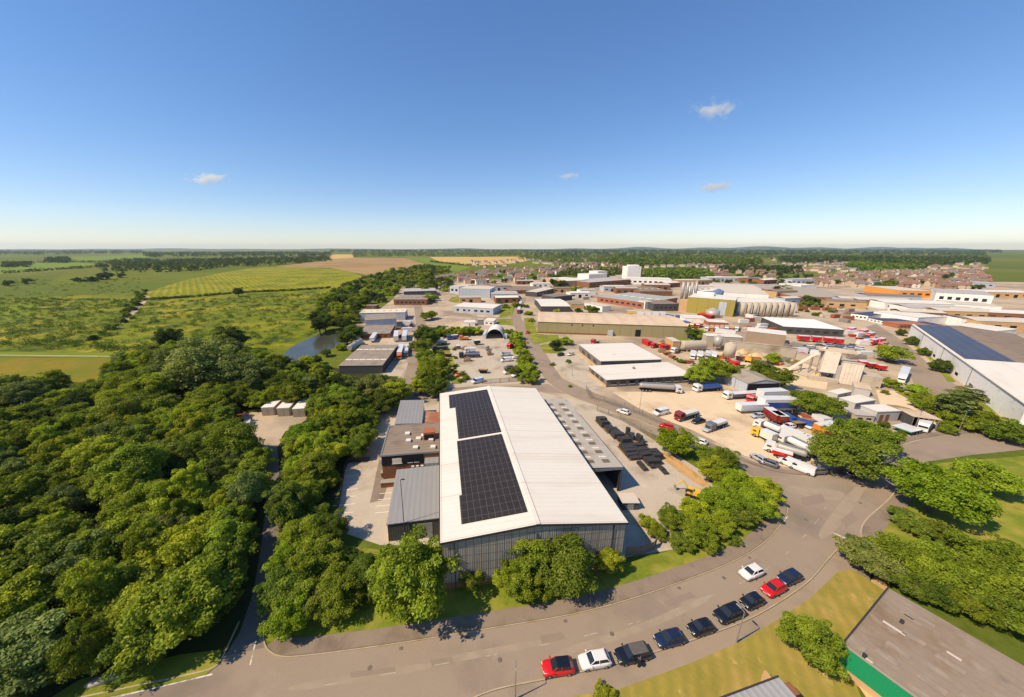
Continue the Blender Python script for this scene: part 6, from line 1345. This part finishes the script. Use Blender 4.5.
def crate_mesh(m):
    b = MB()
    for k in range(3):
        for j in range(2): b.box(-1.6 + k * 1.1, -.6 + k * 1.1, -1.05 + j * 1.1, -.05 + j * 1.1, .12, .9 + .45 * ((k + j) % 3))
    b.box(-1.7, 1.8, -1.1, 1.1, 0, .1, 1); return b.mesh('block_stack', [m, BARK])
def cont_mesh(m):
    b = MB(); b.box(-3, 3, -1.2, 1.2, .1, 2.6)
    for k in range(12): b.box(-2.85 + k * .5, -2.65 + k * .5, -1.23, 1.23, .2, 2.5)
    for s in (-.6, .6): b.box(3, 3.04, s - .5, s + .5, .25, 2.45)
    return b.mesh('steel_container', [m])
DRT_ = mat('dirt_heap', lin(150, 122, 90), var=.15)
CMESH = {}
def clutter(px, n, seed, kinds, where, dist=4.5):
    rr = random.Random(seed)
    for x, y in sow(px, dist, n, seed, 0):
        k, c = rr.choice(kinds)
        if (k, c) not in CMESH: CMESH[k, c] = {'skip': skip_mesh, 'block_stack': crate_mesh, 'steel_container': cont_mesh}[k](CLM[c])
        o = link(k, CMESH[k, c], None, (x, y, .035)); o.rotation_euler.z = ang0 + rr.choice([0, 1.571, -.3]) + rr.uniform(-.1, .1)
        nm = {'skip': 'skip', 'block_stack': 'stack of blocks', 'steel_container': 'steel container'}[k]
        cl = {'rust': 'rusty brown', 'pale': 'pale', 'grey': 'grey', 'dark': 'black', 'red': 'red', 'blue': 'blue', 'orange': 'orange', 'white': 'white', 'brown': 'brown wooden'}[c]
        tag(o, f'{cl} {nm} {where}', nm.split()[0] if k != 'steel_container' else 'container', f'{cl} {nm} items {where}')
SK, BS, SC = 'skip', 'block_stack', 'steel_container'
clutter([(708, 353), (730, 353), (795, 361), (800, 368), (740, 362), (708, 361)], 14, 201, [(BS, 'pale'), (BS, 'brown'), (BS, 'grey'), (SK, 'orange')], 'in the pale aggregate yard')
clutter([(642, 344), (672, 343), (680, 356), (700, 366), (690, 370), (660, 352)], 12, 202, [(SK, 'rust'), (BS, 'brown'), (SC, 'red'), (SK, 'rust'), (BS, 'pale')], 'behind the white flat-roofed units')
clutter([(742, 318), (758, 317), (780, 334), (742, 330)], 12, 203, [(SC, 'white'), (SC, 'rust'), (BS, 'pale'), (SK, 'red')], 'between silo row and depot hall')
clutter([(650, 318), (686, 319), (684, 333), (690, 318)], 6, 204, [(SC, 'blue'), (SK, 'rust'), (BS, 'grey')], 'above the long beige warehouse end')
clutter([(784, 347), (850, 352), (870, 358), (815, 362), (800, 354)], 16, 205, [(SC, 'grey'), (BS, 'grey'), (SC, 'white'), (SK, 'rust'), (BS, 'pale')], 'along the wall above the aggregate plant')
clutter([(795, 305), (845, 307), (862, 322), (846, 324), (800, 312)], 16, 206, [(BS, 'brown'), (SC, 'rust'), (BS, 'pale'), (SC, 'grey')], 'in the rough yard beyond the depot hall')
clutter([(574, 291), (600, 289), (598, 297), (580, 302), (572, 297)], 10, 207, [(SC, 'white'), (SC, 'grey'), (BS, 'pale')], 'among the works behind the beige warehouse')
clutter([(788, 414), (812, 420), (816, 430), (800, 428), (786, 424)], 8, 208, [(SK, 'blue'), (SK, 'dark'), (BS, 'dark'), (SK, 'rust')], 'in the scrap corner of the lorry yard', 3.0)
clutter([(872, 314), (985, 316), (985, 306), (905, 301), (870, 306)], 18, 209, [(SC, 'white'), (BS, 'pale'), (SC, 'grey')], 'on the pale storage ground at far right', 8)
clutter([(395, 344), (408, 338), (410, 318), (402, 312)], 7, 210, [(SC, 'white'), (BS, 'dark'), (SK, 'rust')], 'on the left estate forecourt')
clutter([(433, 356), (450, 355), (452, 380), (440, 382)], 4, 211, [(BS, 'brown'), (SK, 'dark')], 'on the empty left bay of the vehicle yard')
clutter([(464, 347), (500, 345), (500, 380), (466, 368)], 5, 212, [(BS, 'grey'), (SK, 'dark'), (BS, 'brown')], 'on the open ground of the vehicle yard', 7)
clutter([(500, 298), (530, 297), (528, 302), (500, 303)], 5, 213, [(SC, 'white'), (SC, 'rust')], 'by the far works of the estate road')
clutter([(840, 330), (850, 329), (882, 347), (872, 352)], 8, 214, [(SK, 'red'), (SC, 'white'), (BS, 'grey')], 'at the corner of the depot and east road', 4)
# plant machinery: digger and telehandler
def digger(u, v, rz, colour, label, s=1.0):
    t = thing('excavator', label, 'excavator', g(u, v) + Vector((0, 0, .03)), rz); t.scale = (s, s, s); m = P[colour]
    for y in (-.9, .9): b = MB(); b.loft([[(x, y - .25, z) for x, z in ((-1.6, .25), (-1.3, 0), (1.3, 0), (1.6, .25), (1.6, .55), (1.3, .8), (-1.3, .8), (-1.6, .55))], [(x, y + .25, z) for x, z in ((-1.6, .25), (-1.3, 0), (1.3, 0), (1.6, .25), (1.6, .55), (1.3, .8), (-1.3, .8), (-1.6, .55))]]); b.build('track', BLK, t)
    b = MB(); b.box(-1.6, .6, -1.1, 1.1, .95, 1.9); b.build('body', m, t)
    b = MB(); b.box(.0, 1.3, .1, 1.1, 1.0, 2.7); c = b.build('cab', m, t); b = MB(); b.box(.1, 1.34, .06, 1.14, 1.7, 2.5); b.build('cab_window', GLASS, c)
    b = MB(); b.cyl((.6, -.3, 1.5), (2.6, -.3, 3.6), .22, .18, 6); b.build('boom', m, t); b = MB(); b.cyl((2.6, -.3, 3.6), (4.1, -.3, 1.6), .16, .12, 6); b.build('dipper', m, t)
    b = MB(); b.loft([[(3.8, -.7, 1.6), (3.8, .1, 1.6), (4.5, .1, 1.4), (4.5, -.7, 1.4)], [(3.9, -.6, .6), (3.9, 0, .6), (4.1, 0, .6), (4.1, -.6, .6)]]); b.build('bucket', STEEL, t)
digger(692, 496, 2.6, 'yellow', 'yellow excavator at the tree edge of the pale yard', .8)
digger(238, 423, .4, 'orange', 'orange digger at the end of the wood container yard', .9)
digger(748, 362, .8, 'yellow', 'yellow digger among the aggregate heaps by the concrete wall')
trailer((245, 428), (251, 427), 'white', 'white trailer beside the orange digger in the wood yard', 1.8, wd=1.8)
car('estate_car', 'silver', (156, 495), (164, 492), 'pale silver car in the small clearing of the wood', z=.06)
# black pipe and crate stacks in the yard
BLACK = mat('black_plastic_goods', lin(62, 60, 60), var=.35, ns=1.5, rough=.55)
def goods(u, v, l, w_, h, label, rolls=False):
    p = g(u, v); t = thing('goods_stack', label, 'stack', p, ang0 + 1.571, 'black goods stacked along the yard fence')
    n = max(2, int(l / 1.2)); q = MB(); q.box(-l / 2, l / 2, -w_ / 2, w_ / 2, 0, .14); q.build('pallet', mat('pallet_wood', lin(120, 96, 70), var=.2), t)
    for i in range(n):
        x = -l / 2 + (i + .5) * l / n; hh = h * R.uniform(.45, .9)
        q = MB()
        if rolls:
            q.cyl((x, 0, .15), (x, 0, .15 + hh), l / n * .48, l / n * .48, 14)
        else: q.obox((x, R.uniform(-.1, .1)), l / n * .92, w_ * R.uniform(.8, .98), .15, hh, R.uniform(-.06, .06))
        q.build('bundle', BLACK, t)
for u, v, l, w_, h, lb, rl in ((602, 424, 4.5, 2.6, 2.4, 'tall black stack at the road end of the fence row', False), (608, 430, 4, 2.4, 1.8, 'low black coils second along the fence row', True), (615, 435, 4.5, 2.8, 2.0, 'black bundles third along the fence row', False), (622, 440, 4.5, 3.0, 2.0, 'black bundles fourth along the fence row', False), (630, 437, 4, 2.6, 2.2, 'black coils against the fence behind the fourth stack', True), (640, 443, 3.6, 2.4, 2.6, 'tallest black coils against the fence', True), (631, 453, 6.5, 4.2, 1.3, 'wide flat black stack in the middle of the row', False), (641, 452, 5, 3.4, 1.7, 'black bundles behind the wide flat stack', False), (648, 459, 5.6, 3.6, 1.7, 'black bundles right of the wide flat stack', False), (655, 457, 3, 2.4, 1.9, 'black bundle pressed against the fence at the row end', False), (642, 467, 3.4, 1.2, .8, 'short low black stack at the near end of the row', False), (651, 466, 2.4, 1.2, .7, 'tiny black stack beside the long low one', False), (660, 468, 5.2, 1.2, .6, 'long low black stack at the right end of the row', False)):
    goods(u, v, l, w_, h, lb, rl)
pv = Bld('plant_cabin', 'small pale-roofed cabin standing before the open black shed front', (622, 510), (638, 510), 503, (624, 497), depth=2.6, wallm=DARKW, roofm=PALER, cat='cabin'); pv.face('door', 'F', .3, .7, 0, 1.6, GREYW, .05)
# heaps in aggregate yards
def heap(u, v, r, h, c, label):
    p = g(u, v); rng = random.Random(int(u * 7 + v)); b = MB(); n, k = 16, 6
    rings = [[(r * (1 - j / k) * math.cos(6.2832 * i / n) * (1 + .1 * math.sin(i * 1.7 + u)), r * (1 - j / k) * math.sin(6.2832 * i / n), h * (1 - (1 - j / k) ** 1.3) + (rng.uniform(-.1, .1) * h if 0 < j else 0)) for i in range(n)] for j in range(k)]
    b.loft(rings); o = b.build('aggregate_heap', c, None, True); o.location = (p.x, p.y, 0); tag(o, label, 'heap', 'aggregate heaps')
SAND = mat('sand_heap', lin(206, 174, 128), var=.12); GRV = mat('gravel_heap', lin(176, 160, 140), var=.12); DRT = mat('dirt_heap', lin(150, 122, 90), var=.15)
for u, v, r, h, c, l in ((735, 355, 3, 1.6, SAND, 'sand heap left in the pale aggregate yard'), (742, 353, 3, 2, SAND, 'sand heap close to the concrete bay wall'), (756, 357, 4, 2.2, SAND, 'wide sand heap near the yellow digger'), (766, 361, 3, 1.4, GRV, 'grey gravel heap near the small round tree'), (781, 364, 4, 1.6, GRV, 'grey gravel heap before the conveyor foot'), (808, 374, 5, 2.6, GRV, 'large gravel heap under the conveyor'), (818, 377, 4, 2, SAND, 'sandy heap at the foot of the plant'), (900, 410, 4, 1.2, DRT, 'dark earth heap by the storage bays'), (718, 362, 3, 1.2, SAND, 'sand heap beside the white silo'), (930, 414, 3, 1, DRT, 'earth heap behind the open shelter')): heap(u, v, r, h, c, l)

# ------------------------------------------------------------------ fences, lamp posts, poles
def fence(px, h, label, name='palisade_fence', m=None, step=2.75, pales=True, solid=False):
    pts = [g(*p) for p in px]; t = thing(name, label, 'fence', pts[0]); m = m or STEEL; b = MB(); posts = []
    for a, c in zip(pts, pts[1:]):
        d = (c - a); L = d.length; ang = math.atan2(d.y, d.x); mid = (a + c) / 2 - pts[0]
        if solid: b.obox((mid.x, mid.y), L, .08, .05, h, ang)
        else:
            for z in (.35, h - .35): b.obox((mid.x, mid.y), L, .05, z, z + .07, ang)
            k = int(L / .3)
            for i in range(k): q = a + d * ((i + .5) / k) - pts[0]; b.obox((q.x, q.y), .1, .03, .08, h, ang)
        n = max(1, int(L / step))
        for i in range(n): posts.append((a + d * (i / n) - pts[0], ang))
    b.build('pale_panel' if not solid else 'board_panel', m, t)
    for q, ang in posts[:40]: c = MB(); c.obox((q.x, q.y), .12, .12, 0, h + .1, ang); c.build('post', m, t)
FENCE = mat('fence_steel', lin(146, 132, 114), var=.15)
fence([(586, 391), (590, 398), (604, 402), (624, 409), (642, 416), (668, 428), (690, 437)], 2.2, 'steel paling fence along the yard side of the bending road', m=FENCE)
fence([(597, 411), (620, 420), (650, 437), (672, 455)], 2.2, 'grey paling fence behind the black goods along the road', m=FENCE)
fence([(482, 384), (500, 383), (518, 381.5), (532, 379)], 2.0, 'thin paling fence at the front of the vehicle yard', m=FENCE)
fence([(334, 528), (340, 500), (345, 470), (348, 463), (370, 461)], 1.2, 'dark boundary wall of the marked car park', 'boundary_wall', TRIM, solid=True)
fence([(626, 556), (640, 555), (653, 550), (656, 545)], 1.8, 'short grey timber fence at the right corner of the gable', 'timber_fence', mat('grey_timber', lin(120, 108, 96), var=.15), solid=True)
fence([(664, 455), (682, 466), (700, 481), (709, 489)], 1.0, 'low tan wall along the yard edge below the roadside trees', 'low_wall', EARTH, solid=True)
def lamp_post(u, v, vtop, label, arm=1.0, rz=0, dark=False):
    p = g(u, v); h = height_at(u, v, vtop); m = TRIM if dark else STEEL
    t = thing('lamp_post', label, 'lamp post', p, rz)
    b = MB(); b.cyl((0, 0, 0), (0, 0, 1.2), .1, .1, 8); b.cyl((0, 0, 1.19), (0, 0, h), .075, .045, 8); b.build('pole', m, t)
    if arm: b = MB(); b.cyl((0, 0, h - .05), (arm, 0, h + .12), .04, .035, 6); b.build('arm', m, t)
    b = MB(); b.loft([[(arm - .1, -.1, h + .05), (arm - .1, .1, h + .05), (arm - .1, .08, h + .2), (arm - .1, -.08, h + .2)], [(arm + .55, -.12, h + .08), (arm + .55, .12, h + .08), (arm + .55, .06, h + .2), (arm + .55, -.06, h + .2)]]); b.build('lantern', m, t)
    return h
print('lamp h', lamp_post(736, 643, 612, 'grey lamp post on the lawn edge behind the small black car', .5, 1.9), lamp_post(515, 700, 671, 'grey lamp post at the bottom of the road below the red car', .4, 1.6), lamp_post(405.5, 541, 480, 'dark slim pole rising over the low grey store roof', .2, 0, True), lamp_post(639, 413, 391, 'grey lamp post by the yard fence on the bending road', .5, 2.0), lamp_post(959, 430, 411, 'grey lamp post in the junction thicket', .8, .2), lamp_post(572, 376, 366, 'grey lamp post in the forecourt of the white units', .4, 3))
def sign(u, v, vtop, label, m, w_=.9):
    p = g(u, v); h = height_at(u, v, vtop); t = thing('road_sign', label, 'sign', p, .3)
    b = MB(); b.cyl((0, 0, 0), (0, 0, h), .04, .04, 6); b.build('post', STEEL, t); b = MB(); b.box(-w_ / 2, w_ / 2, -.05, -.04 + .03, h - w_ * .8, h); b.build('plate', m, t)
sign(157, 662, 648, 'small sign plate in the shade of the big maple', P['silver']); sign(916, 426, 411, 'tall thin sign post by the open shelter', P['grey'], .5); sign(546, 342, 335, 'round-looking white sign on the green beside the estate road', FRAME, 1.4); sign(384, 470, 461, 'white notice board at the brick office corner', FRAME, 1.2)
p = g(103, 681); b = MB(); rng = random.Random(5)
b.loft([[(x, y * k + .1 * math.sin(x * 3), z * k) for y, z in ((-.55, 0), (.55, 0), (.45, .5), (-.4, .6))] for x, k in ((-1.6, .4), (-1.0, .9), (0, 1), (.9, .85), (1.6, .4))]); o = b.build('boulder', GRV, None, True); o.location = p; o.rotation_euler.z = .4; tag(o, 'long pale boulder in the verge grass at lower left', 'boulder')
# ------------------------------------------------------------------ clouds far above the land
def cloud(u, v, l, w_, label, tilt, dn=.02):
    a, b_ = (u - 488) / F, (348.5 - v) / F; d = Vector((a, CP + b_ * SP, -SP + b_ * CP)); t = (1500 - H) / d.z; p = d * t + Vector((0, 0, H))
    rng = np.random.default_rng(int(u)); q = MB(); n = 20
    o = thing('cloud', label, 'cloud', p, tilt); px = t / F
    b = MB(); bm_rings = []
    for j in range(9):
        th = math.pi * j / 8
        bm_rings.append([(l * px / 2 * math.cos(th), w_ * px / 2 * math.sin(th) * math.cos(6.2832 * i / n) * 2.2, w_ * px / 2 * math.sin(th) * math.sin(6.2832 * i / n)) for i in range(n)])
    b.loft(bm_rings, cap=False)
    bm_cl = bm_rings
    m = bpy.data.materials.new('cloud_vapour'); m.use_nodes = True; nt = m.node_tree; nt.nodes.clear()
    out = nt.nodes.new('ShaderNodeOutputMaterial'); pv_ = nt.nodes.new('ShaderNodeVolumePrincipled')
    tc = nt.nodes.new('ShaderNodeTexCoord').outputs['Object']
    ln = nt.nodes.new('ShaderNodeVectorMath'); ln.operation = 'LENGTH'; nt.links.new(mapping(nt, tc, (2 / (l * px), 1 / (w_ * px * 1.1), 2 / (w_ * px))), ln.inputs[0])
    dens = nmath(nt, 'SUBTRACT', ramp(nt, noise(nt, mapping(nt, tc, (5 / (l * px), 2.5 / (w_ * px), 2.5 / (w_ * px))), 1.4, 4, .6), .3, .75), nmath(nt, 'MULTIPLY', ln.outputs['Value'], 1.0))
    nt.links.new(nmath(nt, 'MULTIPLY', nmath(nt, 'MAXIMUM', dens, 0.0), dn), pv_.inputs['Density']); pv_.inputs['Color'].default_value = (1, 1, 1, 1); pv_.inputs['Anisotropy'].default_value = .2
    pv_.inputs['Emission Strength'].default_value = 0
    nt.links.new(pv_.outputs[0], out.inputs['Volume'])
    vo_ = b.build('vapour', m, o, True)
    import bmesh; bm = bmesh.new(); bm.from_mesh(vo_.data); bmesh.ops.remove_doubles(bm, verts=bm.verts, dist=.01); bmesh.ops.recalc_face_normals(bm, faces=bm.faces); bm.to_mesh(vo_.data); bm.free()
cloud(207, 179, 84, 17, 'thin white cloud low over the fields', -.25); cloud(714, 110, 86, 24, 'largest white wisp of cloud high over the works', .35); cloud(714, 187, 64, 17, 'small white cloud over the factory tower', .05); cloud(568, 176, 42, 11, 'faintest tiny cloud in the middle of the sky', .1)
# ------------------------------------------------------------------ air
b = MB(); b.box(-15900, 15900, -590, 15900, -1, 165)
m = bpy.data.materials.new('air'); m.use_nodes = True; nt = m.node_tree; nt.nodes.clear()
out = nt.nodes.new('ShaderNodeOutputMaterial'); pv_ = nt.nodes.new('ShaderNodeVolumePrincipled'); pv_.inputs['Density'].default_value = 4.5e-5; pv_.inputs['Color'].default_value = (.78, .88, 1, 1); pv_.inputs['Anisotropy'].default_value = .3
nt.links.new(pv_.outputs[0], out.inputs['Volume'])
o = b.build('haze', m); o['kind'] = 'stuff'
